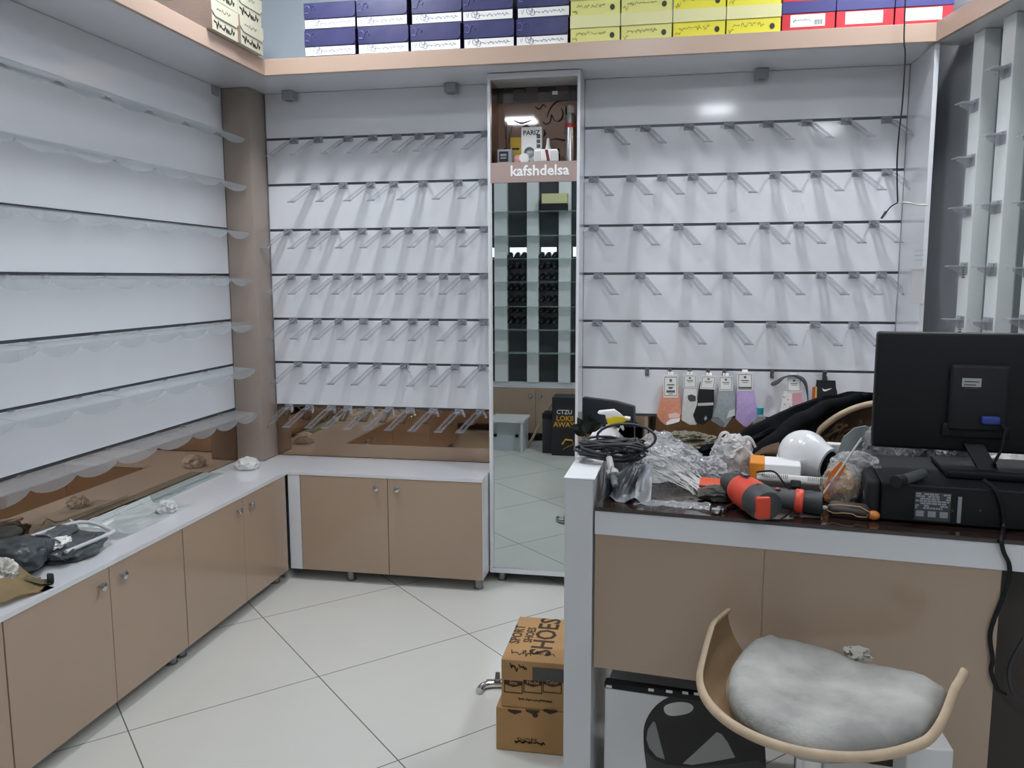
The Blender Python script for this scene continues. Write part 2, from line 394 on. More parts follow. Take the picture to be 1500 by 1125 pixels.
# ================================================================= TALL MIRROR CABINET
MX0, MX1 = -.8335, -.4035
def mirror_unit():
    t = thing('mirror_cabinet', 'tall narrow mirror cabinet with a lit display niche on top, centre of back wall', 'mirror', ((MX0+MX1)/2, YM, 0))
    zt = 2.430; zn = P(780, 114, 1, YM).z; zb = P(780, 237, 1, YM).z; zm = P(780, 265, 1, YM).z
    st = .013
    f = MB()
    f.box(MX0, MX0+st, YM, D-.002, .052, zt); f.box(MX1-st, MX1, YM, D-.002, .052, zt)
    f.box(MX0+st, MX1-st, YM, D-.002, zn, zt); f.box(MX0+st, MX1-st, YM, YM+.02, .052, .075)
    f.box(MX0+st, MX1-st, YM+.012, YM+.03, .075, zm); f.box(MX0+st, MX1-st, YM+.03, D-.002, zb-.02, zb-.004)
    f.build('frame', WHITE, t)
    m = MB(); m.box(MX0+st+.006, MX1-st-.001, YM+.006, YM+.0115, .077, zm-.006); m.build('mirror', MIRROR, t)
    lo = MB(); lo.box(MX0+st, MX0+st+.0055, YM+.003, YM+.0115, .077, zm-.006)
    lo.build('mirror_edge', WHITE2, t)
    mb = MB(); mb.box(MX0+st, MX1-st, YM+.0005, YM+.0115, zm-.005, zb)
    band = mb.build('name_band', mat('band_taupe', 'a8948d', .35), t)
    a = P(748, 252, 1, YM); b = P(834, 250, 1, YM)
    tx = MB().text('kafshdelsa', .066, face_m(((a.x+b.x)/2, YM-.0004, (zm+zb)/2+.002), (1, 0, 0), (0, 0, 1)), .0012, .0016)
    bb = [v.co.x for v in tx.bm.verts]; s = (b.x-a.x)/(max(bb)-min(bb)); cx = (max(bb)+min(bb))/2
    for v in tx.bm.verts: v.co.x = (a.x+b.x)/2+(v.co.x-cx)*s
    o = tx.build('lettering', mat('white_letter', 'f2f2f2', .5), band); o['label'] = 'white shop name lettering'
    n = MB(); n.box(MX0+st, MX1-st, D-.03, D-.004, zb-.004, zn)
    n.build('niche_back', mat('niche_brown', '957a6b', .035, spec=.6), t)
    c = MB(); c.box(MX0+st, MX1-st, YM+.0125, D-.031, zb-.004, zb-.001); c.build('niche_shelf', mat('niche_floor', '4a3c34', .3), t)
    s = MB()
    for x in (MX0+st, MX1-st-.003): s.box(x, x+.003, YM+.02, D-.031, zb-.001, zn)
    s.build('niche_side', BRONZE, t)
    # reflected shoe boxes put in as colour: dark strip and patches along niche top
    zp = P(780, 150, 1, D-.031).z
    k = MB(); k.box(MX0+st+.004, MX1-st-.004, D-.036, D-.0305, zp, zn-.001); pn = k.build('painted_reflection', mat('reflection_dark', '2b2624', .25), t)
    for i, (xa, xb, za, zc_) in enumerate(((738, 752, 115, 130), (770, 788, 118, 147), (815, 833, 122, 147), (752, 768, 132, 148))):
        k = MB(); A = P(xa, za, 1, D-.036); B = P(xb, zc_, 1, D-.036); k.box(A.x, B.x, D-.0385, D-.0362, B.z, A.z)
        k.build('reflected_box', mat('reflected_box_brown', '4d443c', .4), pn)
    A = P(813, 136, 1, D-.0385); MB().box(A.x-.013, A.x+.013, D-.0405, D-.0388, A.z-.008, A.z+.008).build('tag', PAPER, pn)
    # sweeping brush calligraphy on the back panel
    q = MB(); yb = D-.0308
    strokes = [[(795, 178), (800, 182), (806, 178), (808, 168), (812, 176), (820, 178), (828, 172)], [(801, 172), (806, 160), (815, 150), (828, 147), (842, 143)],
               [(822, 158), (825, 166), (823, 174), (817, 178)], [(829, 155), (830, 172)], [(806, 205), (815, 203), (828, 205), (838, 200), (834, 193), (826, 196)],
               [(784, 156), (790, 160), (796, 153), (800, 158)], [(762, 188), (772, 184), (780, 190), (788, 183)], [(833, 165), (838, 172), (836, 180), (829, 184)],
               [(752, 176), (764, 180), (778, 176)], [(797, 190), (799, 196), (796, 200)]]
    for sk in strokes:
        pts = [P(x, y, 1, yb) for x, y in sk]
        # smooth
        sm = []
        for i in range(len(pts)-1):
            p0, p1, p2, p3 = pts[max(i-1, 0)], pts[i], pts[i+1], pts[min(i+2, len(pts)-1)]
            for u in range(5):
                w = u/5; sm.append(.5*((2*p1)+(p2-p0)*w+(2*p0-5*p1+4*p2-p3)*w*w+(3*p1-p0-3*p2+p3)*w**3))
        sm.append(pts[-1]); q.tube(sm, [.0018+.0045*math.sin(PI*i/(len(sm)-1)) for i in range(len(sm))], 6, False, .25)
    nb = q.build('calligraphy', mat('brush_brown', '1d1410', .6), t, 60)
    for x in (MX0+.05, MX1-.05): foot(x, YM+.05, t, .052, .02)
    for x in (MX0+.05, MX1-.05): foot(x, D-.07, t, .052, .02)
    return zb
NZ = mirror_unit()
NY = YM+.075
def nx(px): return P(px, 220, 1, NY).x
def nz(py): return P(780, py, 1, NY).z
def niche_items():
    z = NZ-.0008
    # perfume carton
    x0, x1 = nx(762), nx(792)
    t = thing('perfume_carton', 'tall white carton lettered PARIZ in the mirror cabinet niche', 'box', ((x0+x1)/2, NY+.05, z))
    b = MB().box(x0, x1, NY+.03, NY+.075, z, nz(184), .001, 1).build('body', PAPER, t)
    cx = (x0+x1)/2; y = NY+.0296
    MB().text('PARIZ', .03, face_m((cx, y, nz(193)), (1, 0, 0), (0, 0, 1)), .0004, .0005).build('lettering', INK, b)
    g = MB()
    for k in range(3): g.box(x1-.024, x1-.006, y-.0006, y+.0002, nz(198+k*7)-.011, nz(198+k*7)+.006)
    g.lathe([(.026, 0), (.02, .0004), (0, .0006)], (cx-.01, y, nz(222)), 20, (0, -1, 0)); g.build('print', mat('print_grey', '55585c', .5), b)
    # white dropper bottle
    x = nx(801.5)
    t = thing('squeeze_bottle', 'white pointed squeeze bottle in the niche right of the white carton', 'bottle', (x, NY+.03, z))
    MB().lathe([(.026, 0), (.027, .01), (.027, .05), (.022, .066), (.012, .072)], (x, NY+.03, z), 20).build('body', PAPER, t, 40)
    MB().lathe([(.0125, .072), (.0125, .083), (.009, .088), (.006, .118), (.003, .122), (0, .1225)], (x, NY+.03, z), 16).build('nozzle_cap', WBOARD, t, 40)
    # spray can
    x = nx(834)
    t = thing('spray_can', 'tall silver spray can with red mark at the right end of the niche', 'spray can', (x, NY+.04, z))
    r = .024; h = nz(166)-z
    MB().lathe([(r, 0), (r+.001, .004), (r, .008), (r, h-.012), (r*.75, h), (0, h)], (x, NY+.04, z), 24).build('can', mat('silver_can', 'a9aaab', .25, metal=.8), t, 40)
    MB().lathe([(r*.72, h), (r*.72, h+.03), (r*.6, h+.036), (0, h+.036)], (x, NY+.04, z), 20).build('cap', clear('clear_cap', 'd8dadc', .4), t, 40)
    g = MB(); g.lathe([(r+.0006, h*.72), (r+.0006, h*.80)], (x, NY+.04, z), 24); g.build('red_mark', mat('red_mark', 'b8323c', .4), t)
    # white oval tin
    x0, x1 = nx(784), nx(819); zz = nz(222)
    t = thing('oval_case', 'white rounded case with a dark red stripe at the front of the niche', 'case', ((x0+x1)/2, NY-.02, z))
    MB().box(x0, x1, NY-.045, NY+.0, z, zz+.004, .012, 4).build('shell', PAPER, t, 50)
    g = MB(); cx = (x0+x1)/2+.008; g.prism([(cx-.012, NY-.0456, zz), (cx+.002, NY-.0456, zz), (cx+.012, NY-.0456, z+.007), (cx-.002, NY-.0456, z+.007)], (0, .0008, 0)); g.build('stripe', mat('dark_red', '6e2230', .4), t)
    g = MB()
    for k in (-1, 1): 
        for j in range(4): g.box(cx-.008+k*(.026+j*.007)-.001, cx-.008+k*(.026+j*.007)+.001, NY-.0456, NY-.0448, z+.012+.003*(j % 2), zz-.006)
    g.build('print', GREY, t)
    # small roll and cup
    x = nx(765); t = thing('sticker_roll', 'small white and pink roll in the niche front', 'roll', (x, NY-.02, z))
    a = MB(); a.lathe([(.012, -.012), (.0235, -.012), (.0235, .012), (.012, .012)], (x+.01, NY-.02, z+.0236), 24, (.5, -1, 0)); a.build('ring', PAPER, t, 40)
    a = MB(); a.lathe([(.0, 0), (.019, 0), (.019, .003), (0, .003)], (x-.019, NY-.021, z+.0215), 20, (-.3, -1, 0)); a.build('pink_disc', mat('pink_disc', 'c98a92', .5), t, 40)
    # grey label cube
    x0, x1 = nx(730), nx(752)
    t = thing('polish_tin', 'small grey square tin with a black label in the niche left corner', 'tin', ((x0+x1)/2, NY-.01, z))
    MB().box(x0, x1, NY-.035, NY+.015, z, nz(219), .004).build('body', GREY, t)
    MB().box(x0+.011, x1-.018, NY-.0358, NY-.0345, z+.011, nz(221)-.004, .0015, 1).build('label', BLACK2, t)
    g = MB(); g.box(x0+.017, x1-.026, NY-.0364, NY-.0356, z+.024, z+.030); g.box(x0+.017, x1-.026, NY-.0364, NY-.0356, z+.036, z+.046); g.build('print', GREY, t)
    # reed diffuser behind
    x = nx(738); t = thing('reed_diffuser', 'dark reed diffuser jar with thin sticks in the niche', 'diffuser', (x, NY+.06, z))
    MB().lathe([(.022, 0), (.024, .01), (.024, .05), (.012, .06), (.012, .085), (0, .085)], (x, NY+.06, z), 18).build('jar', mat('dark_jar', '2b2220', .2), t, 40)
    for dx, hh in ((-.006, .20), (.002, .21), (.03, .19)):
        MB().cyl((x, NY+.06, z+.08), (x+dx, NY+.062, z+hh), .0016, None, 8).build('reed', BLACK2, t)
    x0, x1 = nx(744), nx(760)
    t = thing('yellow_carton', 'small yellow carton behind the grey tin in the niche', 'box', ((x0+x1)/2, NY+.07, z))
    MB().box(x0, x1, NY+.06, NY+.085, z, nz(197), .001, 1).build('body', mat('carton_yellow', 'c9a52c', .5), t)
    g = MB(); g.box(x0+.008, x1-.008, NY+.0592, NY+.0602, nz(216), nz(213)); g.build('print', INK, t)
    x = nx(812); t = thing('dark_jar', 'dark round jar standing behind the white bottle in the niche', 'jar', (x, NY+.06, z))
    MB().lathe([(.018, 0), (.02, .01), (.02, .05), (.014, .06), (.014, .075), (0, .075)], (x, NY+.06, z), 18).build('body', mat('dark_jar'), t, 40) if False else None
    MB().lathe([(.018, 0), (.02, .01), (.02, .05), (.016, .058)], (x, NY+.06, z), 18).build('body', mat('dark_jar', '2b2220', .2), t, 40)
    MB().lathe([(.017, .058), (.017, .074), (0, .076)], (x, NY+.06, z), 18).build('lid', BLACK, t, 40)
    x = nx(777); t = thing('glass_cup', 'small clear glass cup in front of the white carton', 'cup', (x, NY+.005, z))
    MB().lathe([(.0, 0), (.02, 0), (.026, .03), (.024, .05), (.018, .062), (0, .064)], (x, NY+.008, z), 20).build('cup', clear('cup_glass', 'c8ccd0', .35), t, 40)
niche_items()

# ================================================================= SHOE HOLDERS
def holder_proto(sgn, label):
    """clear slanted holder hooked into a rail; sgn = which way the tongue points"""
    t = thing('shoe_holder', label, 'shoe holder', (0, 0, 0))
    h = MB()
    h.box(-.024, .024, -.0040, -.0003, -.026, .004, .001, 1)
    for x in (-.013, .007): h.box(x, x+.007, -.008, .0065, -.0035, .0035)
    h.build('hook_plate', ACRH, t)
    path = [V((0, -.004, -.008)), V((sgn*.016, -.030, -.018)), V((sgn*.050, -.072, -.058)), V((sgn*.084, -.112, -.098))]
    def strip(mb, o, w, pts):
        n = len(pts)
        def fn(u, v):
            i = min(int(u*(n-1)), n-2); f = u*(n-1)-i
            return pts[i].lerp(pts[i+1], f)+V((o+(v-.5)*w, 0, 0))
        mb.sheet(fn, (n-1)*2, 1, .003)
    g = MB(); strip(g, -.0125, .018, path); strip(g, .0125, .018, path)
    strip(g, 0, .017, path[:2]); strip(g, 0, .017, [path[2].lerp(path[3], .75), path[3]])
    g.build('tongue', ACR, t)
    e = path[3]
    MB().box(e.x-.0205, e.x+.0205, e.y-.0055, e.y+.0005, e.z-.0025, e.z+.0035, .0008, 1).build('toe_stop', ACR, t)
    a = MB(); pts = [V((-sgn*.012, -.004, -.008)), V((-sgn*.026, -.022, -.010)), V((-sgn*.036, -.04, -.018)), V((-sgn*.040, -.052, -.030))]
    strip(a, 0, .013, pts); a.build('heel_arm', ACRH, t)
    return t
HL = [[430.5, 466, 510, 546, 581, 614, 644, 672, 712], [462, 503, 543, 577, 620, 671, 708], [422, 462, 491, 531, 566, 599, 635, 675, 710],
      [427, 462, 494, 525, 557, 590, 618, 650, 681, 709], [430, 465, 497, 533, 566, 605, 636, 677, 709],
      [437, 478, 518, 553, 593, 633, 667, 707], [424, 454, 486, 510, 542, 571, 601, 635, 673, 704]]
HR = [[893, 945, 1009, 1068, 1125, 1181, 1239, 1298], [870, 925, 970, 1015, 1073, 1135, 1195, 1255, 1299], [870, 935, 994, 1057, 1120, 1170, 1227, 1280],
      [877, 938, 1009, 1066, 1141, 1203, 1251, 1291], [875, 932, 1002, 1068, 1130, 1194, 1251]]
for rows, sg, side in ((HL, -1, 'left'), (HR, 1, 'right')):
    proto = None
    for k, row in enumerate(rows):
        zr = Z0-k*SP
        nrow = 'lowest' if (k == len(rows)-1 and side == 'left') else ORD[k]
        for i, px in enumerate(row):
            lab = f'{ORD[i]} clear shoe holder from the left on the {nrow} rail {side} of the mirror'
            q = P(px, 562-1207*math.tan(math.atan((zr-H)/4.06)+PITCH), 1, D)
            x = min(max(q.x, XP+.03), XR-.03)
            if side == 'left': x = min(x, MX0-.026)
            else: x = max(x, MX1+.03)
            if proto is None:
                proto = holder_proto(sg, lab); proto.location = (x, D, zr); proto['group'] = f'clear shoe holders {side} of the mirror'
            else: dup(proto, (x, D, zr), None, lab)

# --- scalloped shelves on the left wall
def left_shelf(z, y0, y1, label, seed):
    t = thing('acrylic_shelf', label, 'shelf', (XL, (y0+y1)/2, z), 0, 'clear scalloped shelves on the left wall')
    dep, drop, th = .122, .010, .004
    p = MB(); p.prism([(XL+.001, y0, z-.002), (XL+dep, y0, z-drop), (XL+dep, y0, z-drop-th), (XL+.001, y0, z-.002-th)], (0, y1-y0, 0)); 
    p.build('shelf_plate', ACR2, t)
    # hanging lip with scalloped lower edge
    n = max(1, round((y1-y0)/.235)); pts = [(XL+dep-.001, y0, z-drop-.0045), (XL+dep-.001, y1, z-drop-.0045)]; low = []
    for i in range(n):
        a = y1-(y1-y0)*i/n; b = y1-(y1-y0)*(i+1)/n
        for j in range(9):
            u = j/9; low.append((XL+dep-.001+.0, a+(b-a)*u, z-drop-.012-.030*math.sin(PI*min(1, u*1.0))**.7))
    low.append((XL+dep-.001, y0, z-drop-.012))
    l = MB(); l.prism(pts+low, (.004, 0, 0)); l.build('scalloped_lip', ACR2, t)
    hk = MB()
    yy = y0+.1
    while yy < y1-.04:
        hk.box(XL-.006, XL+.012, yy, yy+.02, z-.002, z+.003); yy += .33
    hk.build('hook', ACR, t)
cuts = [[1.0, 2.35, 3.12, 3.895], [1.0, 2.62, 3.895], [1.0, 2.2, 3.05, 3.895], [1.0, 2.5, 3.3, 3.895], [1.0, 2.42, 3.02, 3.895], [1.0, 2.3, 2.85, 3.895], [1.0, 2.78, 3.3, 3.895]]
for k, c in enumerate(cuts):
    for i in range(len(c)-1):
        where = 'at the corner pillar end' if i == len(c)-2 else ('at the near end' if i == 0 else 'in the middle')
        left_shelf(Z0-k*SP-.004, c[i]+.001, c[i+1]-.001, f'clear scalloped shelf on the {ORD[k] if k < 6 else "lowest"} left wall rail, {where}', k*5+i)

# ================================================================= SHOE BOXES ON THE LEDGE
NAVY = mat('navy_card', '2b2d52', .38, var=.1, vscale=9)
NAVY2 = mat('navy_lid', '30325c', .3, var=.15, vscale=7, col2='46466e')
YEL = mat('yellow_card', 'd8cf3a', .5); YELP = mat('pale_yellow_card', 'd3d09a', .5); YELM = mat('lime_yellow_card', 'cfcf7c', .5)
RED = mat('red_card', 'c4202f', .45); BLU = mat('blue_card', '3b3b78', .4)
def flat_lines(mb, M, w, h, seed, n=3, th=.003): scribble(mb, M, w, h, seed, n, th)
def blue_box(label):
    w, d, h = .252, .30, .118
    t = thing('shoe_box', label, 'box', (0, 0, 0), 0, 'navy shoe boxes on the ledge')
    MB().box(-w/2+.004, w/2-.004, 0, d, 0, h*.62).build('body', NAVY, t)
    lid = MB().prism([(-w/2+.004, -.004, h), (-w/2+.004, -.004, h*.46), (-w/2+.012, -.004, h*.42), (w/2-.022, -.004, h*.42), (w/2-.008, -.004, h*.47), (w/2-.003, -.004, h*.56), (w/2-.003, -.004, h)], (0, d+.006, 0), .0).build('lid', NAVY2, t)
    b = MB().box(-w/2+.006, w/2-.005, -.0012, .0004, h*.07, h*.385).build('white_band', PAPER, t)
    g = MB(); M = face_m((.03, -.0014, h*.23), (1, 0, 0), (0, 0, 1)); scribble(g, M, .15, .018, 3, 4, .0022)
    M2 = face_m((-w/2+.067, -.0014, h*.25), (1, 0, 0), (0, 0, 1))
    for r0, cx, cy in ((.014, -.006, .004), (.012, .008, -.004), (.009, .0, .010)):
        pts = [M2 @ V((cx+r0*math.cos(a*PI/6), cy+r0*math.sin(a*PI/6), 0)) for a in range(12)]; g.tube(pts, .0012, 5, True)
    g.tube([M2 @ V((-.045, .008, 0)), M2 @ V((-.04, -.008, 0)), M2 @ V((-.033, .012, 0))], .0012, 5)
    g.build('print', mat('band_print', '6d6f86', .6), b)
    e = MB(); M3 = face_m((-w/2+.04, -.0046, h*.75), (1, 0, 0), (0, 0, 1))
    pts = [M3 @ V(p) for p in ((-.03, -.012, 0), (-.012, -.016, 0), (-.006, .0, 0), (.0, .014, 0), (.014, .016, 0), (.022, .005, 0), (.016, -.006, 0))]
    e.tube(pts, .0035, 6, False, .3); e.tube([M3 @ V((-.03, .014, 0)), M3 @ V((-.016, .018, 0)), M3 @ V((-.006, .006, 0))], .003, 6, False, .3)
    e.build('emblem', mat('emblem_lilac', '6f70a6', .5), lid)
    return t
def yellow_box(label, bm_, lm, seed):
    w, d, h = .25, .30, .115
    t = thing('shoe_box', label, 'box', (0, 0, 0), 0, 'yellow shoe boxes on the ledge')
    b = MB().box(-w/2+.002, w/2-.002, 0, d, 0, h*.6).build('body', bm_, t)
    MB().box(-w/2, w/2, -.005, d+.003, h*.54, h-.001, .001, 1).build('lid', lm, t)
    g = MB(); g.lathe([(.012, 0), (.012, .0008), (0, .0008)], (w/2-.04, -.0004, h*.24), 18, (0, -1, 0)); o = g.build('dot', mat('dot_black', '33301f', .6), b)
    g = MB(); M = face_m((-.02, -.0006, h*.33), (1, 0, 0), (0, 0, 1)); scribble(g, M, .15, .026, seed, 4, .0022, .9)
    M = face_m((-w/2+.025, -.0006, h*.16), (1, 0, 0), (0, 0, 1)); scribble(g, M, .03, .03, seed+3, 1, .002)
    g.build('print', mat('yellow_print', '8a8140', .7), b)
    return t
def red_box(label):
    w, d, h = .262, .31, .118
    t = thing('shoe_box', label, 'box', (0, 0, 0), 0, 'red and blue shoe boxes on the ledge')
    b = MB().box(-w/2+.002, w/2-.002, 0, d, 0, h*.66).build('body', RED, t)
    MB().box(-w/2, w/2, -.004, d+.003, h*.60, h-.001, .001, 1).build('lid', BLU, t)
    l = MB().box(-w/2+.042, w/2-.05, -.0012, .0004, h*.14, h*.55).build('size_label', PAPER, b)
    g = MB(); M = face_m((-.03, -.0016, h*.36), (1, 0, 0), (0, 0, 1)); scribble(g, M, .09, .02, 8, 4, .0015)
    for k in range(9): g.box(.028+k*.0045, .028+k*.0045+(.0028 if k % 3 else .0015), -.002, -.0012, h*.2, h*.36)
    g.build('print', GREY, l)
    return t
BZ = ZLT+.0006
cols = [444, 522.5, 600, 677, 754.5, 834.5, 908.5, 984.5, 1062.5, 1143.5, 1222.5, 1308, 1394.5]
def col_w(i, y): return (P(cols[i+1], 60, 1, y)-P(cols[i], 60, 1, y)).x-.003
def col_x(i, y): return P((cols[i]+cols[i+1])/2, 60, 1, y).x
colname = ['left end', 'second column', 'third column', 'fourth column', 'fifth column']
rowname = ['bottom', 'middle', 'top']
bl = None
for i in range(5):
    y = YLED+.022+.006*i
    for r in range(3 if i in (1, 2, 3) else 2):
        n = ['leftmost', 'second', 'third', 'fourth', 'fifth'][i]
        lab = f'navy shoe box with white band, {n} from the left, {rowname[r] if r < 2 or True else ""} row of its stack'
        x = col_x(i, y)
        if bl is None: o = bl = blue_box(lab); bl.location = (x, y, BZ)
        else: o = dup(bl, (x+.004*math.sin(i*3+r*2), y+.004*math.cos(i*5+r*3), BZ+r*.1185), .006*math.sin(i*7+r), lab)
        o.scale.x = (col_w(i, y)-.004)/.252
ys = None
ymats = [(YELM, YELP), (YELM, YELP), (YEL, YELP), (YEL, YELP)]
for i in range(4):
    y = YLED+.026
    for r in range(2):
        n = ['leftmost', 'second', 'third', 'rightmost'][i]
        lab = f'yellow shoe box with a dark dot, {n} yellow stack, {"bottom" if r == 0 else "upper"} box'
        o = yellow_box(lab, ymats[i][0] if r == 0 or i < 3 else YEL, ymats[i][1], i*3+r*7)
        if i == 2 and r == 1: pass
        o.scale.x = col_w(5+i, y)/.25; o.location = (col_x(5+i, y), y+.002*r, BZ+r*.1155)
rb = None
for i in range(3):
    y = YLED+.024
    for r in range(2 if i == 0 else 1):
        n = ['left of the three', 'middle of the three', 'right of the three'][i]
        lab = f'red shoe box, blue lid, white label, {n} red stacks' + (', upper box' if r else (', lower box' if i == 0 else ''))
        if rb is None: o = rb = red_box(lab); rb.location = (col_x(9+i, y), y, BZ)
        else: o = dup(rb, (col_x(9+i, y), y, BZ+r*.1185), .004*(i-1), lab)
        o.scale.x = col_w(9+i, y)/.262
CREAM = mat('cream_card', 'bebca6', .6); CREAMK = mat('kraft_side_card', '7d685a', .6)
def cream_box(label):
    d, w, h = .30, .215, .118   # d along x (back), w along y
    t = thing('shoe_box', label, 'box', (0, 0, 0), 0, 'cream shoe boxes on the left ledge')
    MB().box(-d, 0, -w/2+.003, w/2-.003, 0, h*.62).build('body', CREAM, t)
    lid = MB().prism([(.004, -w/2, h-.001), (.004, w/2, h-.001), (.004, w/2, h*.62), (.004, w/2-.02, h*.47), (.004, -w/2+.03, h*.47), (.004, -w/2, h*.62)], (-d-.008, 0, 0)).build('lid', CREAM, t)
    s = MB().box(-d+.002, .003, -w/2-.0012, -w/2+.002, 0.001, h-.002).build('side_board', CREAMK, t); s['label'] = 'kraft brown side with faint SHOES lettering'
    MB().text('SHOES', .05, face_m((-.085, -w/2-.0014, h*.45), (1, 0, 0), (0, 0, 1)), .0004, .001).build('lettering', mat('kraft_letter', '7d6a60', .7), s)
    g = MB(); M = face_m((.0004, .0, h*.22), (0, 1, 0), (0, 0, 1)); scribble(g, M, .17, .036, 5, 4, .007)
    g.build('print', INK, t)
    g = MB(); M = face_m((.0044, -.01, h*.74), (0, 1, 0), (0, 0, 1)); scribble(g, M, .12, .018, 9, 3, .0025)
    g.build('lid_print', mat('cream_print', '6a6a5c', .7), lid)
    return t
cb = None
ya = P(309, 38, 0, XLED+.02).y; yb = P(372, 77, 0, XLED+.02).y
for c in range(2):
    for r in range(3 if c == 0 else 3):
        lab = f'cream shoe box on the left ledge, {"nearer" if c == 0 else "farther"} stack, {rowname[r]} box'
        x = XLED+.022+.006*math.sin(r*2.2+c); y = ya+.108+c*.2175
        if cb is None: cb = cream_box(lab); cb.location = (x, y, BZ)
        else: dup(cb, (x, y, BZ+r*.1185), .015*math.sin(r*3+c), lab)
# ================================================================= RIGHT WALL: posts, ledge, brackets
POSTM = mat('white_post', 'e6ebea', .35)
def plan_hit(px, off):
    """where the sight line of column px (at eye level) meets the wall line moved off into the room"""
    d = FX+RX*((px-750)/F)-UX*((408-562.5)/F); o = V((0, 0, H)); A = WA+WN*off
    n = V((WN.x, WN.y, 0)); t = ((A-o)*1).dot(n)/d.dot(n); q = o+d*t; return (V((q.x, q.y, 0))-WA).dot(WD)
PD = .06
posts = [(plan_hit(1404, PD), plan_hit(1419, PD)), (plan_hit(1444, PD), plan_hit(1462, PD)), (plan_hit(1497, PD), plan_hit(1517, PD))]
pn = ['nearest the back corner', 'second from the back corner', 'third from the corner']
for (a, b), n in zip(posts, pn):
    p, v = wallpoly(a, b, 0.0005, .55, ZL-.002, PD)
    tag(MB().prism(p, v, .001).build('wall_post', POSTM), f'white square post on the right wall, {n}', 'post', 'white posts on the right wall')
for i in range(2):
    p, v = wallpoly(posts[i][1]+.012, posts[i+1][0]-.006, .001, .6, ZL-.01, .004)
    tag(MB().prism(p, v).build('wall_mirror', mat('dim_mirror', '8a8f8f', .05, metal=1)), f'narrow mirror strip between the {ORD[i]} and {ORD[i+1]} white posts', 'mirror')
p, v = wallpoly(.02, 4.2, .0, ZL, ZLT, .30)
t = thing('wall_ledge', 'pink beige edged high ledge above the white posts on the right wall', 'shelf', WA+WD*2+V((0, 0, ZL)))
p, v = wallpoly(.15, 4.2, .001, ZL, ZLT, .140); MB().prism(p, v).build('board', WHITE2, t)
p, v = wallpoly(.15, 4.2, .142, ZL-.002, ZLT+.002, .016); MB().prism(p, v).build('fascia', FASC, t)
for pi, ((a, b), ys) in enumerate(zip(posts, ([160, 237, 308, 392, 470], [112, 205, 303, 393, 473], [205, 300, 395, 470]))):
    for k, y in enumerate(ys):
        mid = (a+b)/2; c = WA+WD*mid+WN*(PD+.001)
        z = PN((1411, 1453, 1507)[pi], y, c, WN).z
        lab = f'clear shelf bracket on the {ORD[pi]} white post from the corner, {ORD[k]} from the top'
        t = thing('shelf_bracket', lab, 'bracket', (c.x, c.y, z), math.atan2(WN.y, WN.x), 'clear brackets on the white posts')
        R = WM[t.name]
        def loc(mb): 
            bmesh.ops.transform(mb.bm, matrix=R, verts=mb.bm.verts); return mb
        hw = (b-a)*.38
        loc(MB().box(0, .004, -hw, hw, -.028, .02, .001, 1)).build('back_plate', ACRH, t)
        loc(MB().prism([(0.004, -.004, .003), (.055, -.004, .003), (.055, -.004, -.006), (.035, -.004, -.016), (.004, -.004, -.03)], (0, .006, 0))).build('arm', ACRH, t)
        loc(MB().box(.004, .062, -hw*1.1, hw*1.1, .0035, .0085, .001, 1)).build('shelf_rest', ACRH, t)
        loc(MB().cyl((.0035, hw*.5, .012), (.0065, hw*.5, .012), .004, None, 10)).build('screw', STEEL, t)
for pi, y, n in ((0, 388, 'upper'), (0, 468, 'lower')):
    a, b = posts[0]; c = WA+WD*((a+b)/2)+WN*(PD+.0006); z = PN(1407, y, c, WN).z
    M = face_m(c+V((0, 0, z-.035)), -WD*-1, (0, 0, 1))
    o = MB(); o.prism([M @ V(p) for p in ((-.014, -.02, 0), (.014, -.02, 0), (.014, .02, 0), (-.014, .02, 0))], WN*.0006)
    t = thing('sticker', f'small printed white sticker, {n} of two on the white post nearest the corner', 'sticker', c+V((0, 0, z-.055)))
    o.build('paper', PAPER, t); g = MB()
    for k in range(4): g.prism([M @ V(p)+WN*.0007 for p in ((-.011, -.016+k*.009, 0), (.011, -.016+k*.009, 0), (.011, -.012+k*.009, 0), (-.011, -.012+k*.009, 0))], WN*.0003)
    g.build('print', DGREY, t)

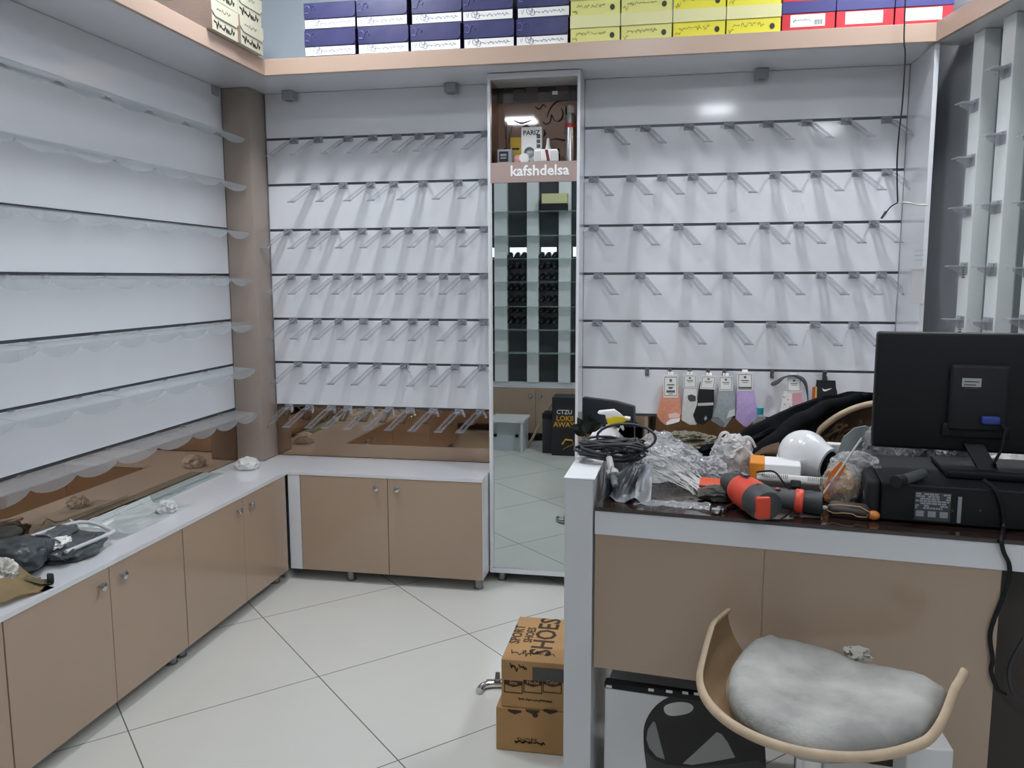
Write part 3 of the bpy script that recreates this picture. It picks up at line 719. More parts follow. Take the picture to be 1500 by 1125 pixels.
# ================================================================= DESK
DO = V((-.147, 1.770, 0)); DTH = math.radians(-6.5); DZ = 1.0
DU = V((math.cos(DTH), math.sin(DTH), 0)); DV = V((-math.sin(DTH), math.cos(DTH), 0))
DR = Matrix.Rotation(DTH, 3, 'Z')
def dp(u, v, z=0.): return DO+DU*u+DV*v+V((0, 0, DZ+z))
def dh(x, y, z=0.): return P(x, y, 2, DZ+z)           # on the desk top (or z above it)
def dbox(mb, u0, u1, v0, v1, z0, z1, bev=0., seg=2):
    return mb.obox(dp((u0+u1)/2, (v0+v1)/2, (z0+z1)/2), (abs(u1-u0), abs(v1-v0), abs(z1-z0)), DR, bev, seg)
GLASS = mat('smoked_glass', '2c211d', .06, spec=.8)
DDEP = .80
def desk():
    t = thing('cash_desk', 'white and beige cash desk with a dark glass top, right foreground', 'desk', dp(.5, .4, -DZ), DTH)
    zf = PN(871, 782, dp(0, 0), DV).z-DZ; zp = PN(868, 976.6, dp(0, .004), DV).z-DZ
    dbox(MB(), .001, 1.35, -.004, DDEP, -.009, 0, .0015, 1).build('glass_top', GLASS, t)
    dbox(MB(), .001, 1.35, 0, .018, zf, -.0095).build('front_rail', WHITE, t)
    dbox(MB(), .001, .36, .004, .020, zp, zf-.0005).build('front_panel', BEIGE, t)
    MB().prism([dp(u, .004, z) for u, z in ((.361, zf-.0005), (.800, zf-.0005), (.800, -.985), (.66, -.985), (.66, zp), (.361, zp))], DV*.016).build('front_panel', BEIGE, t)
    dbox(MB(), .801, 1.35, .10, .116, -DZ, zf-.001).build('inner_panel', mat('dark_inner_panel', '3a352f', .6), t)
    dbox(MB(), .001, 1.35, DDEP-.02, DDEP, -.95, -.0095).build('rear_panel', BEIGE, t)
    dbox(MB(), 1.33, 1.35, .02, .10, -DZ, zf-.001).build('side_leg', WHITE2, t)
    # raised side board left of the desk, its front end faces the viewer
    a, b = V((-.2135, 1.77, 0)), V((-.1505, 1.766, 0)); e = V((.022, .80, 0))
    zt = P(850, 701, 1, 1.77).z
    MB().prism([a, b, b+e, a+e], (0, 0, zt-.002), .0015).build('side_board', WHITE2, t)
    MB().prism([a+V((-.002, -.002, zt-.0015)), b+V((.004, -.002, zt-.0015)), b+e+V((.006, 0, zt-.0015)), a+e+V((-.002, 0, zt-.0015))], (0, 0, .0035), .001).build('cap_strip', mat('cap_white', 'eef0f2', .3), t)
    return zf, zp, zt
ZF, ZP, ZCAP = desk()
# big white carton with a printed bin picture stored under the desk
def bin_carton():
    v0 = .05
    def q(x, y): return PN(x, y, dp(0, v0), DV)
    tl = q(886, 1008); tr = q(1078, 1022)
    ul = (tl-DO).dot(DU); z1 = tl.z
    t = thing('product_carton', 'white carton with a printed black waste bin stored under the desk', 'box', dp(ul+.2, v0+.15, -DZ), DTH)
    dbox(MB(), ul, ul+.315, v0, v0+.33, -DZ, z1-DZ, .002, 1).build('body', WBOARD, t)
    k = MB(); dbox(k, ul-.001, ul+.316, v0-.0015, v0+.02, z1-DZ, z1-DZ+.018, .003, 1); k.build('tape_strip', BLACK, t)['label'] = 'black strip along the top edge'
    # torn scraps of tape
    k = MB(); rnd = random.Random(4)
    for x in (893, 955, 981, 1005, 1022, 1045, 1066):
        c = q(x, 1005+(x-893)*.085); dbox(k, (c-DO).dot(DU)-.008, (c-DO).dot(DU)+rnd.uniform(.004, .01), v0-.003, v0-.001, c.z-DZ-.003, c.z-DZ+.003)
    k.build('torn_tape', PAPER, t)
    n = -DV
    def poly(pts, off, th, name, m, par):
        mb = MB(); mb.prism([q(x, y)+n*off for x, y in pts], n*th); return mb.build(name, m, par)
    def smooth(pts, k=5):
        out = []; N = len(pts)
        for i in range(N):
            p0, p1, p2, p3 = [V(pts[(i+j-1) % N]+(0,)) for j in range(4)]
            for s in range(k):
                w = s/k; r = .5*((2*p1)+(p2-p0)*w+(2*p0-5*p1+4*p2-p3)*w*w+(3*p1-p0-3*p2+p3)*w**3); out.append((r.x, r.y))
        return out
    body = [(947, 1125), (943, 1090), (944, 1062), (955, 1040), (972, 1025), (992, 1018), (1012, 1018), (1032, 1024), (1060, 1042), (1090, 1062), (1112, 1078), (1120, 1092), (1122, 1125), (1122, 1180), (1100, 1210), (1040, 1218), (975, 1210), (952, 1180)]
    o = poly(smooth(body, 3), .0002, .0008, 'bin_print', mat('print_black', '1d1a1c', .5), t)
    poly(smooth([(973, 1035), (982, 1030), (996, 1028), (1010, 1030), (1016, 1036), (1011, 1043), (998, 1047), (982, 1048), (974, 1043)], 3), .0011, .0004, 'handle_hole', mat('print_light', 'c9c9c6', .6), o)
    poly([(957, 1056), (960, 1058), (966, 1082), (974, 1112), (962, 1108), (951, 1095), (947, 1082), (949, 1068)], .0011, .0004, 'highlight', mat('print_mid', '8b8b8b', .5), o)
    poly([(1050, 1072), (1057, 1075), (1066, 1087), (1077, 1109), (1040, 1116), (1014, 1120), (1000, 1118), (1020, 1100)], .0011, .0004, 'highlight', mat('print_mid2', 'a2a2a0', .5), o)
    poly([(947, 1122), (946, 1100), (958, 1112), (975, 1119), (1010, 1123), (1060, 1120), (1110, 1113), (1121, 1122), (1121, 1180), (1040, 1195), (950, 1180)], .0011, .0003, 'bin_wall', mat('print_dark_grey', '3d3c3c', .5), o)
bin_carton()
# ================================================================= COMPUTER
def computer():
    zt = .082
    a = dh(1292, 764); u0 = (a-DO).dot(DU)-.004; v0 = (a-DO).dot(DV)
    b = dh(1330, 668, zt); v1 = (b-DO).dot(DV)
    t = thing('desktop_computer', 'black slim desktop computer lying flat on the desk under the monitor', 'computer', dp(u0+.2, (v0+v1)/2), DTH)
    dbox(MB(), u0, u0+.42, v0, v1, .004, zt, .003, 2).build('case', BLACK, t)
    k = MB(); dbox(k, u0-.028, u0+.0, v0+.004, v1-.004, .004, zt+.004, .012, 4); fr = k.build('front_bezel', BLACK2, t, 40)
    k = MB()
    for vv in (.04, .10):
        c = dp(u0-.0285, v0+vv, .045); k.lathe([(.013, 0), (.010, .001), (0, .001)], c, 18, -DU, 1, .45)
    k.build('badge', STEEL, fr)
    # label sheet on the side
    def side(x, y): return PN(x, y, dp(0, v0-.0008), DV)
    c0 = side(1341, 720); c1 = side(1391, 765); l = MB()
    uu = lambda p: (p-DO).dot(DU)
    dbox(l, uu(c0), uu(c1), v0-.0012, v0+.001, c1.z-DZ, c0.z-DZ); lb = l.build('spec_label', mat('label_dark', '44474a', .6), t)
    g = MB(); rnd = random.Random(2); zz = c0.z-DZ-.002
    W = uu(c1)-uu(c0)
    while zz > (c0.z+c1.z)/2-DZ-.004:
        x = uu(c0)+.001
        while x < uu(c1)-.004:
            w = rnd.uniform(.003, .010); 
            if rnd.random() > .25: dbox(g, x, min(x+w, uu(c1)-.001), v0-.0018, v0-.0011, zz-.0035, zz)
            x += w+.0012
        zz -= .0048
    zz -= .003
    for k in range(3): dbox(g, uu(c0)+.003+k*W/3, uu(c0)+W/3*(k+.8), v0-.0018, v0-.0011, zz-.012, zz)
    g.build('print', mat('label_print', '9a9da2', .6), lb)
    s = side(1407, 728); e = side(1402, 766); g = MB(); dbox(g, uu(s)-.004, uu(s)+.003, v0-.0014, v0+.001, e.z-DZ, s.z-DZ); g.build('serial_sticker', mat('sticker_silver', '8f9396', .4), t)
    g = MB()
    for x, y in ((1395, 748), (1436, 748)):
        c = side(x, y); k = c+V((0, 0, 0)); g.cyl(k, k-DV*.001, .0022, None, 10)
    g.build('screw', DGREY, t)
    return u0, v0, v1, zt
PU0, PV0, PV1, PZT = computer()
def monitor():
    vm = PV0+.15
    def q(x, y, v=vm): return PN(x, y, dp(0, v), DV)
    uu = lambda p: (p-DO).dot(DU)
    tl = q(1286, 486); bl_ = q(1282, 655); uc = uu(q(1430, 570)); hw = uc-uu(tl)
    z0, z1 = bl_.z-DZ, tl.z-DZ
    t = thing('monitor', 'black flat monitor seen from behind, standing on the desktop computer', 'monitor', dp(uc, vm+.05, PZT), DTH)
    b = MB(); dbox(b, uc-hw, uc+hw, vm, vm+.034, z0, z1, .007, 3); b.build('back_cover', BLACK, t, 40)
    s = MB(); dbox(s, uc-hw+.012, uc+hw-.012, vm+.0345, vm+.036, z0+.016, z1-.012); s.build('screen', mat('screen_black', '08090b', .12), t)
    h0 = q(1392, 533); h1 = q(1462, 632)
    h = MB(); dbox(h, uu(h0), uu(h1)+.01, vm-.022, vm+.001, h1.z-DZ+.002, h0.z-DZ, .007, 3); hb = h.build('mount_housing', BLACK2, t, 40)
    n = MB(); dbox(n, uu(h0)-.01, uu(h1)+.02, vm-.012, vm+.001, h1.z-DZ-.016, h1.z-DZ+.016, .005, 2); n.build('port_recess', BLACK, t, 40)
    a = q(1410, 551, vm-.0225); c = q(1437, 570, vm-.0225)
    l = MB(); dbox(l, uu(a), uu(c), vm-.0228, vm-.0215, c.z-DZ+.004, a.z-DZ-.004); lb = l.build('label', mat('label_silver', 'a9acae', .4), hb)
    g = MB()
    for k in range(3): dbox(g, uu(a)+.004, uu(c)-.004-.006*(k % 2), vm-.0232, vm-.0227, a.z-DZ-.012-.007*k, a.z-DZ-.010-.007*k)
    g.build('print', DGREY, lb)
    # neck and foot
    n0 = dp(uu(q(1432, 640)), vm-.03, 0); zb = PZT
    nt = MB(); nt.loft([[dp(uc-.019, vm-.012, z0+.02), dp(uc+.019, vm-.012, z0+.02), dp(uc+.019, vm+.012, z0+.02), dp(uc-.019, vm+.012, z0+.02)],
                        [dp(uc+.006, vm-.040, zb+.016), dp(uc+.044, vm-.040, zb+.016), dp(uc+.044, vm-.012, zb+.016), dp(uc+.006, vm-.012, zb+.016)]])
    nt.build('neck', BLACK2, t)
    f = MB(); dbox(f, uc-.06, uc+.135, vm-.075, vm-.045, zb+.001, zb+.018, .004, 2); dbox(f, uc-.06, uc+.135, vm-.045, vm+.11, zb+.001, zb+.012, .004, 2)
    f.build('stand_base', BLACK, t, 40)
    # blue video plug and its lead
    p = q(1438, 615, vm-.014); pu = uu(p); pz = p.z-DZ
    k = MB(); dbox(k, pu-.004, pu+.030, vm-.036, vm-.012, pz-.006, pz+.010, .003, 2); k.build('video_plug', mat('plug_blue', '2c3f8f', .4), t, 40)
    w = MB(); pts = [dp(pu+.028, vm-.028, pz), dp(pu+.040, vm-.034, pz-.012), dp(pu+.036, vm-.038, pz-.055), dp(pu+.022, vm-.038, pz-.09), dp(pu+.022, vm-.05, PZT+.03), dp(pu+.03, vm-.02, PZT+.014)]
    w.tube(pts, .0032, 8); w.build('lead', BLACK, t, 60)
    return uc, vm
MU, MV = monitor()
# power lead hanging over the desk edge
def spline(pts, k=6):
    pts = [V(p) for p in pts]; out = []
    for i in range(len(pts)-1):
        p0, p1, p2, p3 = pts[max(i-1, 0)], pts[i], pts[i+1], pts[min(i+2, len(pts)-1)]
        for u in range(k):
            w = u/k; out.append(.5*((2*p1)+(p2-p0)*w+(2*p0-5*p1+4*p2-p3)*w*w+(3*p1-p0-3*p2+p3)*w**3))
    out.append(pts[-1]); return out
def q0(x, y, v): return PN(x, y, dp(0, v), DV)
pts = [q0(1440, 703, PV0-.006), q0(1458, 718, PV0-.010), q0(1468, 745, PV0-.010), q0(1470, 772, PV0-.012), q0(1467, 790, -.009), q0(1470, 808, -.009), q0(1478, 826, -.009),
       q0(1478, 845, -.008), q0(1470, 872, .0-.003), q0(1451, 925, -.004), q0(1454, 965, -.004), q0(1452, 985, -.004), q0(1462, 1010, -.006), q0(1472, 1016, .03)]
tag(MB().tube(spline(pts), .0042, 8).build('power_cable', BLACK, smooth=60), 'black cable hanging from the computer over the desk edge on the right', 'cable')
pts = [q0(1500, 935, .06), q0(1488, 955, .06), q0(1478, 980, .06), q0(1480, 1004, .06), q0(1488, 1018, .06), q0(1512, 1030, .06)]
tag(MB().tube(spline(pts), .0035, 8).build('loose_cable', DGREY, smooth=60), 'thin dark cable loop in the dark gap at the right frame edge', 'cable')
# marker lying on the computer
a = dh(1312, 706, PZT+.012); b = dh(1352, 694, PZT+.012)
t = thing('marker_pen', 'thick grey and black marker lying on the computer case', 'pen', (a+b)/2-V((0, 0, .011)))
d = (b-a)
MB().cyl(a+d*.22, b, .0105, .0105).build('barrel', mat('marker_grey', '54585c', .4), t, 40)
MB().cyl(a, a+d*.23, .0125, .0122).build('cap', BLACK2, t, 40)
# ================================================================= DESK CLUTTER
PLASTIC = clear('crinkled_film', 'e4e6e8', .24, .12, (.97, .97, .97), .9)
PLASTW = clear('milky_film', 'e9e8e6', .62, .3, (.95, .95, .95), .5)
GREYBAG = mat('grey_bag', 'c6cbd0', .3, var=.25, vscale=14, bump=.25, bscale=30)
def on(x, y, z=0.): return dh(x, y, z)
RD = DR
# --- grey plastic sack with folded stacks, front left corner of the desk
def grey_sack():
    c = on(905, 735)+DV*.085
    t = thing('plastic_sack', 'grey plastic sack of folded sheets at the front left corner of the desk', 'bag', c)
    mb = MB(); rnd = random.Random(5)
    n = 9
    for i in range(n):
        u = -.036+i*.0075; h = .066+.008*math.sin(i*1.7)
        lean = .012+.004*i
        def fn(a, b, u=u, h=h, lean=lean, i=i):
            return c+DU*(u+lean*b*.5+.003*math.sin(a*7+i)+.004*noise.noise(V((a*4, b*3, i*1.3))))+DV*(-.075+a*.16+.006*math.sin(b*4+i))+V((0, 0, .001+h*b*(.92+.08*math.sin(a*3+i))))
        mb.sheet(fn, 10, 8, .004)
    mb.build('folded_sheet', mat('sheet_grey', 'a9aeb3', .3, var=.2, vscale=20), t, 50)
    m2 = MB()
    def fn(u, v):
        x = -.012+u*.072; w = math.sin(PI*min(1, v*1.0))
        z = .070*(1-.95*v)**.8*(1-.25*abs(u-.4))+.006*math.sin(u*9+2*v)*v+.012*noise.noise(V((u*5, v*4, 3.3)))
        return c+DU*(x+.02*v*(u-.4))+DV*(.06-v*.135-.02*math.sin(u*PI))+V((0, 0, max(.001, z)))
    m2.sheet(fn, 22, 18, .0025); m2.build('front_flap', GREYBAG, t, 60)
grey_sack()
# --- coiled cable on top of it
def coil():
    c = on(903, 684, .085)+V((0, 0, .012)); rnd = random.Random(11)
    c = dp(.0, .20, .090)
    t = thing('cable_coil', 'coil of dark grey cable lying on the grey sack', 'cable', c)
    pts = []
    N = 15
    for k in range(N*14):
        a = 2*PI*k/14; L = k//14
        rx = .074+.012*math.sin(L*2.1+.2*a); ry = .056+.012*math.cos(L*1.3)
        off = V((.007*math.sin(L*1.9), .008*math.cos(L*2.7), 0))
        rot = .5*math.sin(L*1.1)+.25
        x, y = rx*math.cos(a), ry*math.sin(a); x, y = x*math.cos(rot)-y*math.sin(rot), x*math.sin(rot)+y*math.cos(rot)
        z = .0035*(L % 6)-.006+.012*math.sin(a*1.0+L*.9)+ .004*math.sin(a*2+L)
        pts.append(c+V((x, y, z))+off)
    MB().tube(pts, .0034, 7).build('loops', mat('cable_grey', '34373a', .45), t, 60)
    # one wide loop standing up to the right
    lp = [c+V((.07*math.cos(a)+.035, .02*math.sin(a)*.4+.0, .032*math.sin(a)+.028)) for a in [i*2*PI/22 for i in range(22)]]
    MB().tube(lp, .0034, 7, True).build('loose_loop', mat('cable_grey'), t, 60)
    # tie and dangling plug
    a = c+V((-.006, -.062, .004)); e = c+V((.018, -.135, -.062))
    MB().tube(spline([c+V((-.03, -.01, .016)), c+V((-.022, -.04, .014)), a, (a+e)/2+V((0, -.012, .012)), e]), .0038, 8).build('lead_end', mat('cable_grey'), t, 60)
    d = (e-a).normalized(); m = a.lerp(e, .62)+V((0, -.010, .010))
    MB().cyl(a.lerp(e, .28)+V((0, -.010, .012)), m, .007, .0075).build('strain_relief', mat('plug_pale', 'b9b9b4', .5), t, 50)
    MB().lathe([(.008, 0), (.0145, .003), (.015, .014), (.009, .017)], m, 18, d).build('plug', mat('plug_pale'), t, 50)
    MB().cyl(m+d*.017, m+d*.042, .0085, .0065).build('plug_tip', GREY, t, 50)
coil()
# --- spray bottle with yellow and white trigger, artificial leaves, dark panel
def spray_bottle():
    b = on(893, 668); t = thing('spray_bottle', 'white spray bottle with yellow trigger head behind the cable coil', 'spray bottle', b)
    sc = (b-V((0, 0, H))).length/F
    MB().lathe([(.0, 0), (.032, .001), (.034, .01), (.034, .07), (.026, .09), (.013, .10), (.013, .108)], b, 22).build('bottle', WBOARD, t, 40)
    r = V((RX.x, RX.y, 0)).normalized(); u = V((0, 0, 1)); f = r.cross(u)
    def pl(pts, th, name, m):
        mb = MB(); mb.prism([b+r*x+u*z-f*th/2 for x, z in pts], f*th, .002); return mb.build(name, m, t, 40)
    pl([(-.040, .150), (-.034, .158), (.014, .163), (.034, .147), (.046, .135), (.022, .128), (-.012, .131), (-.016, .146), (-.030, .147)], .026, 'trigger_head', mat('trigger_white', 'ecebe8', .35))
    pl([(-.004, .106), (-.014, .132), (.010, .141), (.040, .139), (.056, .130), (.044, .121), (.020, .116), (.016, .104)], .030, 'yellow_shroud', mat('trigger_yellow', 'd8bf10', .35))
    pl([(.028, .120), (.038, .119), (.046, .095), (.042, .088), (.034, .097)], .012, 'trigger', mat('trigger_white'))
    MB().cyl(b+r*.046+u*.132, b+r*.064+u*.130, .008, .007).build('nozzle', mat('trigger_white'), t, 40)
spray_bottle()
bpy.data.objects['spray_bottle'].scale = (.88, .88, .82)
def leaves():
    b = P(858, 654, 2, ZCAP+.004); t = thing('leaf_sprig', 'dark green leaf sprig behind the cable coil on the desk', 'plant', b)
    g = mat('leaf_green', '27352a', .4, var=.3, vscale=30); rnd = random.Random(3)
    MB().tube(spline([b, b+V((0, .003, .05)), b+V((.006, .004, .10))]), .003, 7).build('stem', g, t, 60)
    for i, (a, el, L) in enumerate(((2.9, .5, .075), (2.4, .9, .08), (1.6, 1.2, .085), (.5, .8, .075), (.1, .35, .08), (3.3, .15, .07), (1.0, 1.0, .07), (-.4, .6, .05))):
        base = b+V((0, .002, .045+.006*i)); d = V((math.cos(a)*math.cos(el), .25*math.sin(i*2.), math.sin(el))).normalized()
        s = d.cross(V((.2, -1, .2))).normalized(); nn = s.cross(d)
        def fn(u, v, base=base, d=d, s=s, nn=nn, L=L):
            w = math.sin(PI*u**.8)*L*.24
            return base+d*(u*L)+s*((v-.5)*2*w)+nn*(.012*math.sin(u*2)+abs(v-.5)*w*.8)
        MB().sheet(fn, 10, 6, .0008).build('leaf', g, t, 60)
leaves()
bpy.data.objects['leaf_sprig'].scale = (.62, .62, .62)
def dark_case():
    a = on(853, 664); t = thing('folding_case', 'dark navy flat case standing upright at the back left of the desk', 'case', a)
    v = (a-DO).dot(DV); v = .62
    def q(x, y): return PN(x, y, dp(0, v), DV)
    tl, tr = q(853, 582), q(929, 596)
    e_ = dp(.012, v); p = [V((tl.x, tl.y, ZCAP+.004)), V((e_.x, e_.y, ZCAP+.004)), V((e_.x, e_.y, DZ+.001)), V((tr.x+.004, tr.y, DZ+.001)), tr, q(900, 588), tl]
    o = MB().prism(p, DV*.028, .003).build('shell', mat('case_navy', '171c26', .5), t, 40)
    e = MB(); e.tube([tr+DV*-.001, V((tr.x+.004, tr.y, DZ+.002))-DV*.001], .0022, 6); e.build('edge_piping', mat('piping_grey', '55585c', .5), t)
dark_case()
# --- clear wrap full of white ties
def tie_bundle():
    rnd = random.Random(21); t0 = on(985, 726)
    t = thing('cable_tie_bundle', 'bundle of thin white plastic ties spilling from clear wrap on the desk', 'ties', t0+DV*.05)
    m = mat('tie_white', 'd9d9d6', .35)
    mb = MB()
    for i in range(46):
        s = on(rnd.uniform(930, 985), rnd.uniform(668, 700)); e = on(rnd.uniform(1015, 1042), rnd.uniform(712, 733)) 
        s.z += rnd.uniform(.012, .065); e.z += rnd.uniform(.001, .018)
        mid = (s+e)/2+V((rnd.uniform(-.03, .01), rnd.uniform(-.035, .01), rnd.uniform(.0, .022)))
        mb.tube(spline([s, s.lerp(mid, .5)+V((rnd.uniform(-.01, .01), 0, .006)), mid, e], 5), .0012, 5, flat=.6)
    mb.build('ties', m, t, 60, kind='stuff')
    c = on(975, 712)+DV*.09
    w = MB(); w.crumple(c+V((-.012, .0, .035)), (.078, .075, .050), 3, .24, 1.7, 5, DZ+.001)
    f = w.build('clear_wrap', PLASTIC, t, 25)
    w = MB(); w.crumple(on(968, 700)+DV*.15+V((-.02, .03, .036)), (.050, .040, .042), 9, .26, 1.7, 5, DZ+.001)
    tag(w.build('clear_bag', PLASTIC, smooth=25), 'tall crumpled clear plastic bag behind the white ties', 'bag')
    w = MB(); q = on(985, 742)
    def fn(u, v):
        return q+DU*(-.085+.165*u)+DV*(-.012+.05*v)+V((0, 0, .0015+.007*max(0, noise.noise(V((u*9, v*5, 1.7))))))
    w.sheet(fn, 30, 9, .0006); tag(w.build('film_scrap', PLASTIC, smooth=25), 'flat scrap of clear film along the front edge of the desk glass', 'film')
tie_bundle()
# --- crumpled olive bag behind
c = on(1003, 662)+DV*.06
tag(MB().crumple(c+V((0, 0, .016)), (.085, .045, .026), 14, .3, 2.2, 5, DZ+.001).build('olive_bag', mat('olive_paper', '6f6a55', .5, var=.3, vscale=20), smooth=28),
    'crumpled olive brown bag lying at the back of the desk', 'bag')
# --- pale acrylic strip lying across the back
a = on(996, 677); p = [dp((a-DO).dot(DU), (a-DO).dot(DV)), ]
u0, v0 = (a-DO).dot(DU), (a-DO).dot(DV)
tag(dbox(MB(), u0-.055, u0+.10, v0, v0+.07, .0015, .0055, .001, 1).build('acrylic_strip', clear('pale_strip', 'aab2b8', .75, .1)), 'pale grey acrylic strip lying flat on the glass behind the ties', 'sheet')
# --- white carrier bag and foil
def white_bag():
    c = on(1072, 702)+DV*.045
    t = thing('carrier_bag', 'crumpled white carrier bag with looped handles, middle of the desk', 'bag', c)
    MB().crumple(c+V((-.002, 0, .042)), (.046, .04, .052), 31, .24, 1.6, 5, DZ+.001).build('bag', PLASTW, t, 40)
    MB().crumple(c+V((.002, .005, .074)), (.034, .03, .026), 37, .3, 1.8, 4).build('bag_top', PLASTW, t, 40)
    h = [c+V((-.022+.014*math.cos(k*2*PI/16), 0, .088+.022*math.sin(k*2*PI/16))) for k in range(16)]
    MB().tube(h, .0055, 8, True, .5).build('handle', PLASTW, t, 60)
    h = [c+V((.024+.03*(k/9), .002, .094+.012*math.sin(k/9*PI)-.02*(k/9))) for k in range(10)]
    MB().tube(h, [.007-.004*(k/9) for k in range(10)], 8).build('handle', PLASTW, t, 60)
white_bag()
c = on(1040, 706)+DV*.03
tag(MB().crumple(c+V((0, 0, .022)), (.030, .026, .028), 43, .42, 2.6, 4, DZ+.001).build('foil_scrap', clear('foil_film', 'dfe1e3', .5, .12), smooth=20), 'small ball of shiny clear film left of the white carrier bag', 'film')
# --- orange and white carton, router, dome cameras
def orange_carton():
    a = on(1097, 720); u = (a-DO).dot(DU); v = (a-DO).dot(DV)+.03
    t = thing('orange_carton', 'orange and white carton lying behind the drill on the desk', 'box', dp(u+.04, v+.04), DTH)
    dbox(MB(), u+.002, u+.115, v, v+.09, .001, .062, .002, 1).build('body', mat('carton_white2', 'dfe0e0', .5), t)
    k = MB(); dbox(k, u-.0005, u+.034, v-.0015, v+.0905, .0008, .0635, .002, 1); k.build('orange_sleeve', mat('carton_orange', 'e08a1c', .5), t)
    return u, v
OU, OV = orange_carton()
def router():
    a = on(1105, 722); u = (a-DO).dot(DU); v = (a-DO).dot(DV)
    a2 = on(1210, 722); L = .165; Rr = RZ(DTH-.10)
    c = dp(u+.088, v-.004, .033)
    t = thing('power_adapter', 'long flat white adapter with grey vents leaning in front of the cameras', 'adapter', c-V((0, 0, .027)))
    R = Rr @ Matrix.Rotation(-.55, 3, 'X')
    MB().obox(c, (L, .05, .020), R, .006, 3).build('shell', mat('adapter_white', 'd6d6d2', .35), t, 40)
    g = MB()
    for k in range(14): g.obox(c+R @ V((-.07+k*.0042, -.0255, .002)), (.0018, .001, .010), R)
    for k in range(8): g.obox(c+R @ V((.03+k*.0042, -.0255, .002)), (.0018, .001, .010), R)
    g.build('vent', GREY, t)
    k = MB(); k.obox(c+R @ V((.004, -.022, -.0135)), (.022, .018, .018), R, .002, 1); k.build('strap', BLACK2, t)
    w = MB(); w.tube(spline([c+V((-.085, .0, .02)), c+V((-.05, -.022, .028)), c+V((-.03, -.045, .008)), c+V((-.005, -.055, -.012)), c+V((.05, -.05, -.016)), c+V((.09, -.03, -.02))]), .0022, 7)
    w.build('lead', BLACK, t, 60)
router()
def camera_dome(cx, cy, px_r, off, label, lens):
    q = on(cx, 707); v = (q-DO).dot(DV)+.02
    c = PN(cx, cy, dp(0, v), DV); rad = px_r*(c-V((0, 0, H))).length/F
    t = thing('dome_camera', label, 'security camera', V((c.x, c.y, DZ)))
    m = mat('camera_white', 'e3e4e5', .18, coat=.5)
    r = V((RX.x, RX.y, 0)).normalized(); up = V((0, 0, 1)); f = r.cross(up)     # f points to the viewer
    if lens:
        ax = (r*.62+f*.76-up*.2).normalized()
        MB().ball(c, (rad, rad, rad), None, 4).build('ball', m, t, 60)
        pr = [(rad*.92, rad*.12), (rad*.97, rad*.18), (rad*.97, rad*.3), (rad*.78, rad*.72), (rad*.66, rad*1.10), (rad*.56, rad*1.12)]
        hd = MB().lathe(pr, c, 32, ax); hd.build('lens_hood', m, t, 50)
        MB().lathe([(rad*.57, rad*1.10), (rad*.55, rad*1.135), (.0, rad*1.135)], c, 28, ax).build('front_glass', mat('lens_black', '1d2022', .15), t, 50)
        MB().lathe([(rad*.15, rad*1.12), (rad*.13, rad*1.15), (0, rad*1.155)], c, 18, ax).build('lens', mat('lens_ring', '5a5d5e', .2), t, 50)
        sh = MB().lathe([(rad*1.04, -rad*.1), (rad*1.06, rad*.05), (rad*1.03, rad*.12)], c, 32, (-r*.25+up*.2-f*.0+V((0, 0, .9))).normalized())
        sh.build('shell_ring', m, t, 50)
        b = MB(); b.lathe([(rad*.72, 0), (rad*.75, .004), (rad*.62, (c.z-DZ)*.55), (rad*.5, (c.z-DZ)*.7)], V((c.x, c.y, DZ+.0005)), 28); b.build('base', m, t, 50)
    else:
        h = c.z-DZ
        b = MB(); b.lathe([(rad*.95, 0), (rad, .004), (rad*.98, h*.8), (rad*.85, h*1.15), (rad*.55, h*1.38), (0, h*1.45)], V((c.x, c.y, DZ+.0005)), 30); b.build('dome', m, t, 50)
        MB().tube([V((c.x+rad*1.01*math.cos(a)*.99, c.y+rad*1.01*math.sin(a), DZ+h*.55+.012*math.sin(a*2))) for a in [k*2*PI/26 for k in range(26)]], .002, 6, True).build('seam', DGREY, t, 60)
camera_dome(1177, 666, 34, 0, 'white ball shaped security camera with black lens facing right', True)
camera_dome(1143, 690, 26, 0, 'second white security camera dome, half hidden left of the ball camera', False)
